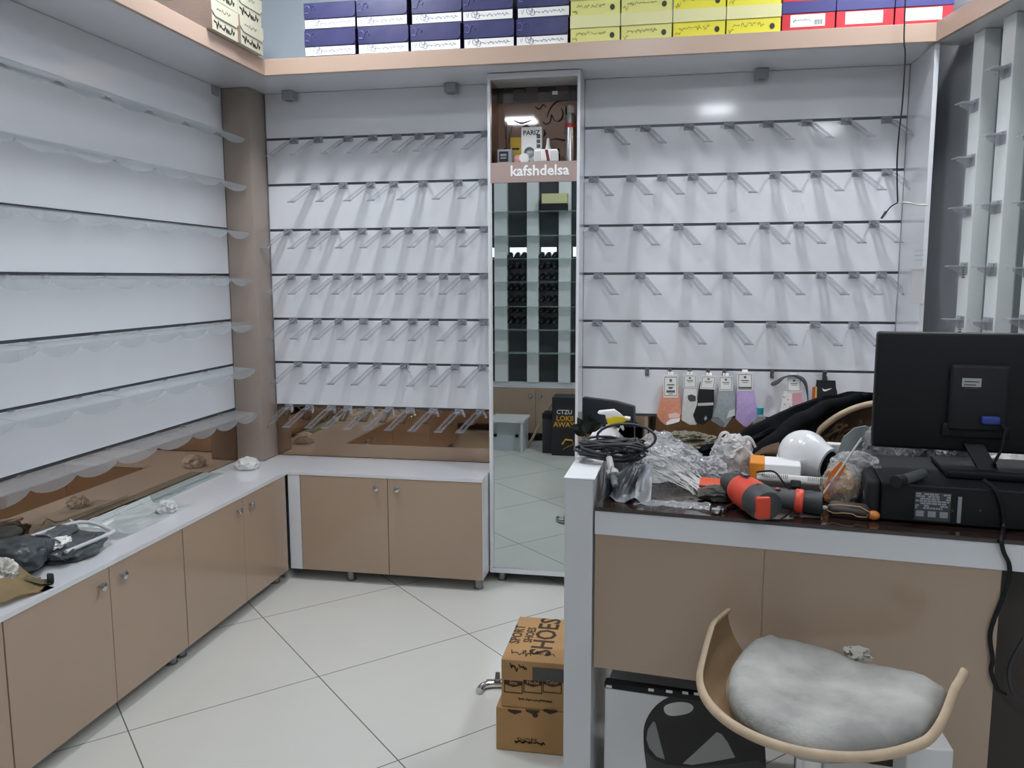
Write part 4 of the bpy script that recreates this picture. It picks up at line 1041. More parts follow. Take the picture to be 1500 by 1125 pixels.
# --- drill
def drill():
    a = on(1066, 704, .039); b = on(1118, 737, .039)
    d = (b-a).normalized(); L = (b-a).length
    t = thing('cordless_drill', 'orange and black cordless drill lying on its side at the desk front', 'drill', (a+b)/2-V((0, 0, .033)))
    OR = mat('drill_orange', 'd9482f', .4); DK = mat('drill_grey', '3a3d3e', .55)
    up = V((0, 0, 1)); s = d.cross(up).normalized()
    MB().lathe([(.0, -.012), (.012, -.010), (.017, -.004), (.024, .1*L), (.027, .2*L), (.0285, .33*L), (.027, .38*L)], a, 24, d).build('chuck', DK, t, 40)
    MB().lathe([(.0275, .36*L), (.033, .40*L), (.0352, .50*L), (.036, L*.70), (.035, L*.86)], a, 26, d, 1, .95).build('gear_case', OR, t, 40)
    MB().lathe([(.0353, L*.84), (.0365, L*.87), (.036, L*1.02), (.030, L*1.12), (.012, L*1.15), (0, L*1.155)], a, 26, d, 1, .95).build('motor_cover', DK, t, 40)
    c = a+d*(L*.93)
    k = MB(); k.obox(a+d*(L*1.13)+s*.012-up*.002, (.016, .030, .046), Matrix((d, s, up)).transposed(), .005, 3); k.build('side_badge', OR, t, 40)
    # handle towards the right of the picture
    e = on(1205, 739, .027); g0 = a+d*(L*.55)+V((0, 0, -.003))
    hd = (e-g0); n = 9
    pts = [g0+hd*(i/n) for i in range(n+1)]
    rr = [.025, .024, .0225, .021, .021, .022, .0235, .0245, .0245, .0245]
    MB().tube(pts[:7], rr[:7], 18, flat=.8).build('grip', DK, t, 50)
    MB().tube([g0+hd*.05, g0+hd*.22], [.0262, .0235], 18, flat=.8).build('grip_collar', OR, t, 50)
    MB().tube([g0+hd*.64, g0+hd*.655, g0+hd*.735, g0+hd*.75], [.0245, .0268, .0268, .025], 20, flat=.9).build('ring', OR, t, 50)
    MB().tube([g0+hd*.75, g0+hd*.77, g0+hd*.985, g0+hd], [.0235, .026, .026, .0225], 20, flat=.9).build('battery', mat('battery_black', '25272a', .5), t, 50)
    tr = (c+a)/2
    k = MB(); k.obox(a+d*(L*.48)+up*.0355, (.030, .016, .004), Matrix((d, s, up)).transposed(), .001, 1); lb = k.build('plate', mat('plate_dark', '2c2f3c', .4), t)
    M = Matrix((d, -s, up)).transposed().to_4x4(); M = face_m(a+d*(L*.48)+up*.0377, d, -s if (-s).dot(DV) > 0 else s)
    g = MB(); scribble(g, M, .024, .007, 4, 3, .0016); g.build('print', PAPER, lb)
    k = MB()
    for f in (.30, .60, .9): k.lathe([(.0045, 0), (.003, .0012), (0, .0012)], a+d*(L*f)+up*.0345*(1 if f < .8 else .99)+s*(.004), 12, up)
    k.build('screw', BLACK2, t)
    q = g0+hd*.42+V((0, 0, .021)); k = MB(); k.lathe([(.006, 0), (.004, .002), (0, .0022)], q, 14, up); k.build('button', mat('button_red', 'a4303a', .4), t)
drill()
# --- double ring spanner
def spanner():
    a = on(1057, 750); b = on(1082, 741)
    t = thing('ratchet_spanner', 'small chrome double ring spanner in front of the drill', 'spanner', a)
    mb = MB(); d = (b-a).normalized()
    mb.tube(spline([a+V((0, 0, .006)), a.lerp(b, .5)+V((0, 0, .008)), b+V((0, 0, .012)), b+d*.02+V((0, 0, .016))]), [.006]*18+[.0065], 10, flat=.6); mb.build('shank', CHROME, t, 50)
    for k, o in ((0, 0), (1, -.020)):
        c = a+d*o+V((0, 0, .001)); r = MB(); r.lathe([(.0045, 0), (.0105, 0), (.0115, .003), (.0105, .010), (.0045, .010)], c, 20); r.build('ring_head', CHROME, t, 40)
spanner()
# --- folded grey glove pouch under the drill nose with the orange tray
c = on(1050, 738)+DV*.03
t = thing('tool_pouch', 'dark grey cloth pouch with orange flap left of the drill', 'pouch', c)
MB().crumple(c+V((.003, 0, .014)), (.042, .026, .018), 51, .25, 2, 4, DZ+.001).build('pouch', mat('pouch_grey', '4b4a46', .8, var=.2, vscale=30), t, 50)
R = RZ(DTH-.1)
MB().obox(c+V((-.004, .034, .030)), (.072, .030, .010), R @ Matrix.Rotation(.5, 3, 'X'), .004, 2).build('orange_flap', mat('flap_orange', 'd4542c', .4), t, 40)
def fn(u, v):
    x = -.045+.085*u; return c+V((x, -.024+.03*v, .012+.014*math.sin(v*2.4)+.006*math.sin(u*5)))
MB().sheet(fn, 16, 8, .006).build('fold', mat('pouch_tan', '77726a', .8), t, 50)
# --- clear bag with orange bits, brown pouch
def orange_bag():
    c = on(1234, 748)+DV*.05
    t = thing('clear_parts_bag', 'clear plastic bag with orange pieces between drill and computer', 'bag', c)
    MB().crumple(c+V((.0, 0, .045)), (.040, .034, .046), 61, .18, 1.6, 5, DZ+.001).build('bag', PLASTIC, t, 28)
    MB().crumple(c+V((.034, .03, .085)), (.045, .03, .026), 63, .25, 1.8, 4).build('bag_top', PLASTIC, t, 25)
    k = MB(); k.crumple(c+V((.0, .0, .042)), (.028, .024, .032), 65, .3, 3, 4, DZ+.001); k.build('contents', mat('orange_bits', 'd79a3e', .5, col2='f0d9b0', vscale=35), t, 40)
    a = c+V((-.040, -.02, .012)); b = c+V((-.012, .0, .100))
    def q(x, y): return PN(x, y, c-DV*.03, DV)
    MB().prism([q(1206, 728), q(1212, 732), q(1240, 682), q(1232, 676), q(1214, 694)], DV*.004).build('orange_card', mat('card_orange', 'e07a1e', .45), t)
    MB().tube([q(1204, 726), q(1236, 680), q(1262, 642)], .0022, 7).build('sealed_edge', mat('edge_pale', 'dcdcd8', .4), t, 60)
orange_bag()
def brown_pouch():
    a = on(1211, 752); b = on(1283, 764); u0, v0 = (a-DO).dot(DU), (a-DO).dot(DV); u1 = (b-DO).dot(DU)
    v0 = min(v0, (b-DO).dot(DV))
    t = thing('knife_sheath', 'dark brown sheath with an orange tip lying in front of the clear parts bag', 'sheath', dp((u0+u1)/2, v0+.02), DTH)
    mb = MB(); c = dp((u0+u1)/2-.004, v0+.016, .015)
    R = RZ(DTH-.15)
    mb.obox(c, (u1-u0-.012, .034, .026), R @ Matrix.Rotation(.4, 3, 'X'), .008, 3); mb.build('sheath', mat('sheath_brown', '3b322d', .55), t, 50)
    w = MB(); pts = [c+R @ V(p) for p in ((-.042, -.018, .0), (-.030, -.0165, -.005), (-.01, -.0175, -.002), (.008, -.0175, -.002), (.016, -.0165, -.007), (.034, -.0165, -.006), (.040, -.018, .006), (.02, -.012, .0135), (-.02, -.012, .0135), (-.04, -.014, .010))]
    w.tube(pts, .0013, 6, True); w.build('piping', mat('piping_tan', 'b08f6c', .5), t, 60)
    e = c+R @ V(((u1-u0)/2, -.002, -.004)); MB().ball(e, (.013, .011, .010), None, 3, R).build('orange_tip', mat('tip_orange', 'd9853c', .4), t, 60)
    MB().ball(c+R @ V((-(u1-u0)/2-.002, 0, 0)), (.006, .005, .005), None, 2).build('white_stud', PAPER, t, 60)
brown_pouch()
# --- pale grey plastic folder and clear bubble bag beside the computer
def folder():
    q = lambda x, y, v=.40: PN(x, y, dp(0, v), DV)
    a = q(1215, 690); 
    P0 = [q(1218, 683), q(1236, 640), q(1252, 627), q(1268, 624), q(1290, 632), q(1300, 683)]
    t = thing('plastic_folder', 'pale grey translucent plastic folder leaning beside the computer', 'folder', V((q(1255, 690).x, q(1255, 690).y, DZ)))
    for p in P0:
        if p.z < DZ+.002: p.z = DZ+.002
    base = [V((P0[0].x, P0[0].y, DZ+.001)), V((P0[-1].x, P0[-1].y, DZ+.001))]
    MB().prism([base[0]]+P0[0:]+[base[1]], DV*.006).build('cover', mat('folder_grey', '9ba3a3', .35, var=.1), t)
    e = MB(); e.tube([q(1250, 655, .398), q(1275, 638, .398)], .0012, 6); e.build('crease', mat('crease_green', '7fa392', .5), t)
folder()
b0 = on(1300, 700); 
MB_ = MB(); cc = dp((on(1320, 690)-DO).dot(DU), PV1+.075, .075)
t = thing('bubble_wrap_bag', 'bundle of clear bubble wrap behind the computer, under the monitor', 'bag', V((cc.x, cc.y, DZ)))
MB().crumple(cc+V((-.02, 0, .0)), (.095, .05, .065), 71, .2, 1.8, 5, DZ+.001).build('wrap', PLASTIC, t, 25)
MB().crumple(cc+V((-.07, -.01, .015)), (.045, .035, .05), 73, .22, 1.8, 4, DZ+.001).build('wrap_end', PLASTIC, t, 25)
c = on(1236, 700)+DV*.10
tag(MB().obox(c+V((0, .05, .030)), (.075, .03, .058), RZ(DTH), .003).build('white_carton', WBOARD), 'small plain white carton just right of the ball camera', 'box')
# dark crumpled thing and white cable beyond the computer
c = dp(MU+.02, PV1+.10, .04)
tag(MB().crumple(c+V((-.03, 0, .035)), (.055, .04, .07), 81, .3, 2, 4, DZ+.001).build('black_pouch', BLACK2, smooth=40), 'black crumpled pouch behind the monitor neck', 'pouch')
c = dp(MU+.13, PV1+.065, .03)
tag(MB().crumple(c+V((0, 0, .006)), (.055, .04, .042), 83, .35, 2.4, 4, DZ+.001).build('white_cloth', mat('white_cloth', 'cfcfc9', .8), smooth=40), 'white crumpled cloth behind the computer near the right frame edge', 'cloth')
c = dh(1395, 676, PZT)
tag(MB().crumple(c+V((.03, .03, .014)), (.045, .025, .022), 85, .3, 2, 4, DZ+PZT+.001).build('grey_wrap', clear('grey_film', '9a9a98', .5, .2), smooth=30), 'small crumpled grey wrapper on the computer behind the monitor foot', 'wrapper')
# --- bottle with blue cap
q = on(1112, 650); v = .76
b = PN(1112, 640, dp(0, v), DV); b = V((b.x, b.y, DZ)); zt_ = PN(1112, 597, dp(0, v), DV).z-DZ
t = thing('water_bottle', 'small clear bottle with a blue cap at the back of the desk', 'bottle', b)
MB().lathe([(.0, .0005), (.019, .001), (.0195, .008), (.0195, zt_-.045), (.015, zt_-.028), (.008, zt_-.02), (.008, zt_-.016)], b, 22).build('bottle', clear('bottle_clear', 'd5dde2', .22, .05), t, 50)
MB().lathe([(.010, zt_-.020), (.010, zt_), (0, zt_+.001)], b, 18).build('cap', mat('cap_blue', '2f9db0', .4), t, 40)
# ================================================================= CHAIRS
WOOD = mat('bent_plywood', 'b59a78', .45, var=.12, vscale=9)
WOODE = mat('plywood_edge', 'c0ab8f', .55, var=.15, vscale=30)
def stool():
    B = V((.33, 1.60, 0)); e1 = V((.890, -.456, 0)); e2 = V((-.456, -.890, 0)); up = V((0, 0, 1))
    t = thing('bar_stool', 'bent plywood bar stool with a grey white cushion in front of the desk', 'stool', B+e2*.1)
    zs = .735
    def prof(a):          # a in 0..pi from the left tip round the front to the right tip
        x = -.222*math.cos(a); y = .325*math.sin(a)**.85 if math.sin(a) > 0 else 0
        k = max(0., min(1., 1-(y-.065)/.10))**1.6 if y > .065 else 1.
        return x, y, k
    N = 90
    def outer(u, v):
        if u < .09 or u > .91:
            w = u if u < .09 else 1-u; x, y, k = (-.222 if u < .5 else .222), -.018+.018*w/.09, 1.
        else:
            x, y, k = prof(PI*(u-.09)/.82)
        # v=0 upper lip, v=1 lower edge under the seat
        zt = zs+.012+.055*k; zb = zs-.022
        f = 1-.22*v*v
        return B+e1*(x*f)+e2*(y*f)+up*(zt+(zb-zt)*v)
    MB().sheet(outer, N, 6, .013).build('shell_rim', WOOD, t, 50)
    # pale cut edge of the plywood along the lip
    pts = [outer(i/N, 0)+up*.0008 for i in range(N+1)]
    MB().tube(pts, .0085, 8, flat=.6).build('lip_edge', WOODE, t, 60)
    s = MB(); ring = [outer(i/N, .95)*1 for i in range(8, N-7)]
    s.prism([V((p.x, p.y, zs-.026)) for p in ring], (0, 0, .012)); s.build('seat_pan', WOOD, t)
    # puffed half moon cushion with gathered edge
    o = MB(); n = 56; rings = []
    def outline(i):
        a = 2*PI*i/n
        if math.sin(a) >= 0: x, y = -.182*math.cos(a), .300*math.sin(a)**.8
        else: x, y = -.182*math.cos(a)*(1-.0), -.060*abs(math.sin(a))**.6+.022*math.exp(-((math.cos(a)+.15)/.35)**2)
        return x+.022, y+.012
    H_ = [(.90, zs-.013), (.985, zs-.006), (1.0, zs+.008), (.988, zs+.022), (.95, zs+.034), (.86, zs+.042), (.68, zs+.044), (.42, zs+.040), (.2, zs+.038), (.03, zs+.037)]
    for f, z in H_:
        r = []
        for i in range(n):
            x, y = outline(i); cx, cy = 0, .10
            px, py = cx+(x-cx)*f, cy+(y-cy)*f
            w = .0045*noise.noise(V((px*22, py*22, 2)))+(.006*max(0, noise.noise(V((px*60, py*14, 5)))) if f < .95 else 0)
            if f > .8 and y > .12: w += .0045*noise.noise(V((i*.9, f*3, 7.)))
            w -= .012*math.exp(-((px)/.07)**2-((py-.06)/.10)**2)*(f < .9)
            r.append(B+e1*px+e2*py+up*(z+w))
        rings.append(r)
    o.loft(rings); 
    cu = o.build('cushion', mat('cushion_fabric', 'b4b5ae', .7, vscale=9, col2='8f908b', bump=.6, bscale=30), t, 60)
    k = MB(); k.crumple(B+e1*.03+e2*-.055+up*(zs+.032), (.020, .018, .012), 91, .5, 3, 3); k.build('frayed_edge', mat('fray', 'b3b0a6', .9), cu, 40)
    MB().lathe([(.20, .0), (.205, .008), (.19, .018), (.03, .03), (.026, .06), (.026, zs-.05), (.07, zs-.034), (.07, zs-.027)], (B+e2*.12), 30).build('pedestal', CHROME, t, 40)
stool()
tag(MB().box(.468, .552, 1.585, 1.670, 0.0005, .612, .004).build('white_block', WBOARD), 'tall white block between the stool and the desk front', 'block')

def chair_behind():
    v = 1.10
    def q(x, y, vv=v): return PN(x, y, dp(0, vv), DV)
    c = q(1300, 700); c = V((c.x, c.y, 0))
    t = thing('tub_chair', 'bent plywood tub chair with brown lining standing behind the desk', 'chair', c)
    rim = spline([q(1150, 690), q(1172, 664), q(1195, 636), q(1222, 613), q(1255, 597), q(1290, 590), q(1335, 590), q(1375, 600), q(1405, 625), q(1425, 660)], 5)
    n = len(rim)
    rim = [o_+(p-o_)*((dp(0, .86+.14*math.sin(PI*i/(n-1)))-o_).dot(DV)/(p-o_).dot(DV)) for i, p in enumerate(rim) for o_ in (V((0, 0, H)),)]
    pts = rim
    MB().tube(pts, .0125, 10, flat=.8).build('rim', WOODE, t, 60)
    pts2 = [p+DV*.004-V((0, 0, .010)) for p in pts]
    def back(u, w):
        x = u*(n-1); i = min(int(x), n-2); p = pts2[i].lerp(pts2[i+1], x-i)
        zb = .72; return V((p.x, p.y, p.z+(zb-p.z)*w))+DV*(.03*math.sin(w*2))
    MB().sheet(back, 36, 8, .010).build('back_shell', mat('chair_brown', '6f5740', .7, var=.4, vscale=25), t, 60)
    # tufts of brown lining
    k = MB(); rnd = random.Random(8)
    for i in range(70):
        x = rnd.uniform(.22, .62)*(n-1); j = int(x); p = pts2[j].lerp(pts2[min(j+1, n-1)], x-j)-V((0, 0, rnd.uniform(.02, .13)))-DV*.006
        k.tube([p, p+V((rnd.uniform(-.03, .0), -.012, rnd.uniform(-.02, .0))), p+V((rnd.uniform(-.06, -.02), -.018, rnd.uniform(-.05, -.02)))], [.005, .004, .0005], 5)
    k.build('lining_fur', mat('fur_brown', '7d6a50', .9, var=.4, vscale=40), t, 60, kind='stuff')
    MB().lathe([(.24, .68), (.25, .70), (.24, .74), (.0, .75)], c-DV*.02+DV*.0, 28).build('seat', mat('chair_brown'), t, 40)
    MB().lathe([(.20, 0), (.20, .012), (.03, .03), (.026, .66), (.06, .68)], c, 26).build('pedestal', CHROME, t, 40)
    return v
CV = chair_behind()
def jacket():
    v = .93
    def q(x, y, vv=None):
        if vv is None: vv = min(1.06, .64+.42*max(0, (x-1080)/140))
        return PN(x, y, dp(0, vv), DV)
    prof = [(1022, 668), (1045, 655), (1075, 642), (1105, 624), (1140, 606), (1170, 593), (1200, 582), (1235, 575), (1265, 573), (1292, 577), (1310, 590)]
    low = [(1022, 690), (1045, 696), (1075, 704), (1105, 706), (1140, 704), (1165, 690), (1185, 660), (1210, 630), (1242, 606), (1268, 594), (1300, 590)]
    n = len(prof)
    t = thing('black_jacket', 'black padded jacket draped over the chair behind the desk', 'jacket', V((q(1180, 690).x, q(1180, 690).y, .78)))
    P1 = [q(*p) for p in prof]; P2 = [q(*p) for p in low]
    for p in P2:
        if (p-DO).dot(DV) < .83: p.z = max(p.z, DZ+.008)
    A = spline(P1, 5); Bq = spline(P2, 5); m = len(A)
    rings = []
    for i in range(m):
        a, b = A[i], Bq[i]; s = i/(m-1); r = []
        for j in range(22):
            th = 2*PI*j/22; w = (1-math.cos(th))/2     # 0 at top ridge, 1 at lower hem
            p = a.lerp(b, w)
            bulge = (.085 if s < .45 else .085-.06*min(1, (s-.45)/.2))*math.sin(th)*(math.sin(PI*min(max(s, .04), .97))**.5)
            f = .014*noise.noise(V((s*6, th*1.3, 4)))+.010*math.sin(w*16+s*5)*(1 if th < PI else .3)
            f += .006*noise.noise(V((s*20, th*3, 8)))
            w_ = p-DV*(bulge+f)+V((0, 0, f*.6))
            if (w_-DO).dot(DV) < .82: w_.z = max(w_.z, DZ+.004)
            r.append(w_)
        rings.append(r)
    body = MB(); body.loft(rings); body.build('jacket_body', mat('jacket_black', '111216', .95, spec=.15, var=.3, vscale=30), t, 60)
    s = MB(); a = spline([q(1060, 668, v-.36), q(1110, 662, v-.34), q(1160, 625, v-.20), q(1205, 599, v-.02), q(1262, 581, v+.02)], 6)
    s.tube([p+V((0, 0, .004*math.sin(i*1.1))) for i, p in enumerate(a)], [.012+.012*math.sin(PI*i/(len(a)-1)) for i in range(len(a))], 10).build('sleeve_fold', mat('jacket_black'), t, 60)
    k = MB(); k.crumple(q(1050, 676, .64), (.055, .05, .045), 95, .28, 2, 4); k.build('sleeve_end', mat('jacket_black'), t, 50)
    # brown collar lining showing at the front
    c = q(1118, 676, .55); 
    def fn(u, w):
        return c+DU*(-.045+.085*u)+V((0, 0, .004+.045*u**1.4*w+.012*math.sin(u*3)))-DV*(.02*math.sin(w*3)-.03*w)
    MB().sheet(fn, 14, 8, .004).build('collar', mat('collar_brown', '7b6148', .7), t, 50)
jacket()

# ================================================================= SOCKS ON THE BACK WALL
SY = D-.035
def sq(x, y, yy=SY): return P(x, y, 1, yy)
HZ = Z0-5*SP
def hook(px, label, L=.05):
    q = sq(px, 545, D); t = thing('rail_hook', label, 'hook', (q.x, D, HZ-.02), 0, 'grey hooks on the sock rail')
    MB().box(q.x-.009, q.x+.009, D-.006, D-.001, HZ-.036, HZ+.004, .001, 1).build('plate', STEEL, t)
    MB().tube(spline([V((q.x, D-.004, HZ-.014)), V((q.x, D-.03, HZ-.016)), V((q.x, D-L, HZ-.017)), V((q.x, D-L-.006, HZ-.010))], 4), .0022, 8).build('prong', CHROME, t, 60)
for px, n in ((948, 'empty, left of all the socks'), (981, 'holding the peach sock'), (1010, 'holding the white sock'), (1037, 'holding the black sock'), (1061, 'holding the grey sock'),
              (1091, 'holding the lilac sock'), (1131, 'holding the dark grey fabric'), (1208, 'holding the black banded sock')):
    hook(px, 'small grey rail hook '+n)
def sock(kind, label, hx, body, col, card, extra, dy=0.):
    """body, card: pixel outlines; extra: list of (name, outline, colour)"""
    yy = SY-dy
    t = thing('sock_pair', label, 'socks', V((sq(hx, 560, yy).x, yy, sq(hx, max(p[1] for p in body), yy).z)), 0, 'socks hanging on the sock rail')
    def pr(pts, off, th, bev=0.): return MB().prism([sq(x, y, yy)-V((0, off, 0)) for x, y in pts], (0, -th, 0), bev)
    b = pr(body, 0, .012, .004).build('sock', mat('sock_'+kind, col, .85, var=.12, vscale=60, bump=.2, bscale=120), t, 60)
    for nm, pts, c in extra:
        pr(pts, .0122, .0012).build(nm, mat('sock_'+kind+nm, c, .8), b)
    x0, y0, x1, y1 = card[:4]; sk = card[4] if len(card) > 4 else 0
    cp = [(x0, y0), (x1, y0+sk*.3), (x1-sk, y1), (x0-sk, y1-sk*.3)]
    top = MB(); a = [sq(x, y, yy)-V((0, .0125, 0)) for x, y in cp]; top.prism(a, (0, -.0012, 0)); cd = top.build('card', PAPER, t)
    hk = MB(); m = (a[0]+a[1])/2; hk.prism([m+V((-.013, 0, 0)), m+V((.013, 0, 0)), m+V((.013, .012, .012)), m+V((-.013, .012, .012))], (0, -.001, 0)); hk.build('hang_tab', PAPER, t)
    f = MB(); w = (a[1]-a[0]); h = (a[3]-a[0])
    def cp_(u, v): return a[0]+w*u+h*v-V((0, .0013, 0))
    for (u0, u1, v0, v1) in ((.06, .94, .10, .125), (.06, .94, .90, .925), (.06, .09, .1, .92), (.91, .94, .1, .92), (.42, .58, .2, .32), (.25, .75, .42, .47), (.32, .7, .53, .56)):
        f.prism([cp_(u0, v0), cp_(u1, v0), cp_(u1, v1), cp_(u0, v1)], (0, -.0003, 0))
    if kind == 'peach': 
        for (u0, u1, v0, v1) in ((.36, .62, .56, .62), (.2, .8, .68, .78), (.35, .65, .82, .85)): f.prism([cp_(u0, v0), cp_(u1, v0), cp_(u1, v1), cp_(u0, v1)], (0, -.0003, 0))
    if kind == 'lilac': f.prism([cp_(.08, .78), cp_(.92, .78), cp_(.92, .88), cp_(.08, .88)], (0, -.0004, 0))
    f.build('print', mat('card_print', '5b5b58', .7), cd)
    return t
sock('peach', 'peach sock with a white printed card, leftmost of the hanging socks', 981,
     [(972, 566), (994, 566), (997, 590), (998, 604), (996, 616), (985, 620), (974, 622), (967, 616), (962, 608), (966, 590)], 'dd9479', (972, 548, 993, 582),
     [('toe_patch', [(976, 618), (983, 613), (996, 612), (995, 617), (985, 620), (976, 622)], 'eceae6'), ('heel_patch', [(979, 606), (990, 604), (996, 606), (995, 611), (980, 612)], 'e7c9bd')])
sock('white', 'white sock with a grey motif between the peach and black socks', 1010,
     [(1002, 565), (1020, 565), (1022, 590), (1022, 612), (1020, 622), (1010, 622), (998, 615), (999, 600), (1001, 585)], 'd8d6d2', (1001, 548, 1020, 568),
     [('motif', [(1007, 579), (1013, 577), (1019, 580), (1019, 587), (1012, 588), (1008, 585)], '4b4a4b')], .004)
sock('black', 'black sock with a pale band, third from the left', 1037,
     [(1026, 558), (1046, 566), (1046, 590), (1043, 612), (1030, 622), (1019, 618), (1015, 608), (1021, 592), (1023, 570)], '17181b', (1028, 549, 1049, 570, 3),
     [('pale_band', [(1022, 590), (1045, 589), (1045, 593), (1022, 594)], 'bcb9b2'), ('heel_mark', [(1031, 612), (1034, 608), (1036, 612), (1033, 616)], '9a9a9a')], .008)
sock('grey', 'light grey sock with a pale heel between the black and lilac socks', 1061,
     [(1052, 568), (1076, 564), (1077, 590), (1076, 606), (1062, 626), (1055, 624), (1042, 616), (1040, 610), (1049, 594)], '9aa3a6', (1053, 550, 1073, 572),
     [('heel_patch', [(1064, 612), (1068, 601), (1076, 598), (1076, 608)], 'c9c9c6'), ('sole_patch', [(1042, 611), (1052, 610), (1062, 620), (1059, 625), (1046, 618)], '6d7273')])
sock('lilac', 'lilac sock with white card, rightmost of the five socks together', 1091,
     [(1079, 570), (1104, 570), (1107, 590), (1113, 606), (1107, 614), (1094, 625), (1090, 625), (1077, 613), (1079, 595)], 'b8a3d2', (1080, 545, 1102, 572),
     [('heel_fold', [(1093, 608), (1104, 601), (1112, 606), (1100, 611), (1094, 616)], 'a792c2')], .004)
sock('dotted', 'white and pink dotted sock pair under the dark grey fabric', 1161,
     [(1148, 572), (1174, 572), (1178, 590), (1178, 620), (1160, 640), (1141, 640), (1142, 600)], 'dedad8', (1152, 551, 1173, 574),
     [('pink_half', [(1160, 576), (1174, 574), (1176, 590), (1176, 620), (1160, 634)], 'd39aa2')]+[('dot', [(x, y), (x+1.4, y+.2), (x+1.2, y+1.6), (x-.2, y+1.4)], '55504e') for x, y in ((1147, 580), (1153, 584), (1148, 591), (1156, 594), (1146, 601), (1152, 606), (1147, 612), (1156, 615), (1151, 599))], .004)
# black banded sock with swoosh
yy = SY-.004
t = thing('sock_pair', 'black sock pair with a white swoosh and orange band, right of the dotted pair', 'socks', V((sq(1210, 560, yy).x, yy, sq(1210, 605, yy).z)), 0, 'socks hanging on the sock rail')
pr = lambda pts, off, th, bev=0.: MB().prism([sq(x, y, yy)-V((0, off, 0)) for x, y in pts], (0, -th, 0), bev)
b = pr([(1196, 558), (1222, 558), (1226, 575), (1226, 612), (1192, 612), (1193, 575)], 0, .012, .003).build('sock', mat('sock_blackband', '1b1b1e', .85, bump=.2, bscale=120), t, 60)
pr([(1190, 567), (1194, 566), (1192, 612), (1188, 612)], .004, .008).build('orange_band', mat('band_orange', 'b5542e', .8), b)
pr([(1194, 566), (1196, 566), (1195, 612), (1192, 612)], .004, .009).build('yellow_band', mat('band_yellow', 'd8b050', .8), b)
pr([(1203.5, 568), (1205, 571.5), (1208, 572), (1217, 568), (1209, 570), (1206, 569.8)], .0122, .0008).build('swoosh', PAPER, b)
pr([(1195, 556), (1223, 557), (1225, 580), (1197, 580)], .0121, .0006).build('card', BLACK2, t)
pr([(1203.5, 568), (1205, 572), (1208, 573), (1218, 568.5), (1209, 570.5), (1206, 570)], .0128, .0006).build('swoosh', PAPER, t)
pr([(1205, 545), (1211, 545), (1212, 558), (1204, 558)], .0, .002).build('hang_tab', DGREY, t)
# dark grey fabric looped over the dotted pair
yy = SY-.02
pts = spline([sq(1131, 562, yy+.02), sq(1138, 560, yy), sq(1148, 553, yy), sq(1160, 550, yy-.004), sq(1172, 553, yy), sq(1180, 562, yy), sq(1183, 580, yy+.01), sq(1184, 600, yy+.012)], 5)
tag(MB().tube(pts, [.012+.006*math.sin(i*.35) for i in range(len(pts))], 10, flat=.5).build('grey_fabric', mat('fabric_grey', '55575a', .9, var=.25, vscale=30), smooth=60), 'dark grey fabric strip looped over the dotted socks', 'fabric')
# ================================================================= HANGING CABLE AT RIGHT
cy = YLED-.07
def cq(x, y): return P(x, y, 1, cy)
t = thing('hanging_cable', 'thin black cable hanging from the ceiling with two bare ends at the right', 'cable', cq(1315, 297))
top = cq(1322, 20); top = V((top.x+.006, cy, ZCEIL-.002))
MB().tube(spline([top, cq(1325, 30), cq(1326, 80), cq(1322, 150), cq(1317, 195), cq(1314, 240), cq(1315, 297)], 5), .0030, 8).build('lead', BLACK, t, 60)
MB().tube(spline([cq(1315, 297), cq(1306, 302), cq(1298, 311), cq(1293, 319)], 5), .0026, 8).build('plug_branch', BLACK, t, 60)
MB().tube([cq(1298, 310), cq(1291, 320)], [.006, .0045], 10).build('plug', DGREY, t, 60)
MB().tube(spline([cq(1315, 297), cq(1330, 297), cq(1345, 300), cq(1359, 300)], 5), [.003]*6+[.0036]*10, 8).build('white_branch', mat('cable_white', 'cfcdc6', .5), t, 60)

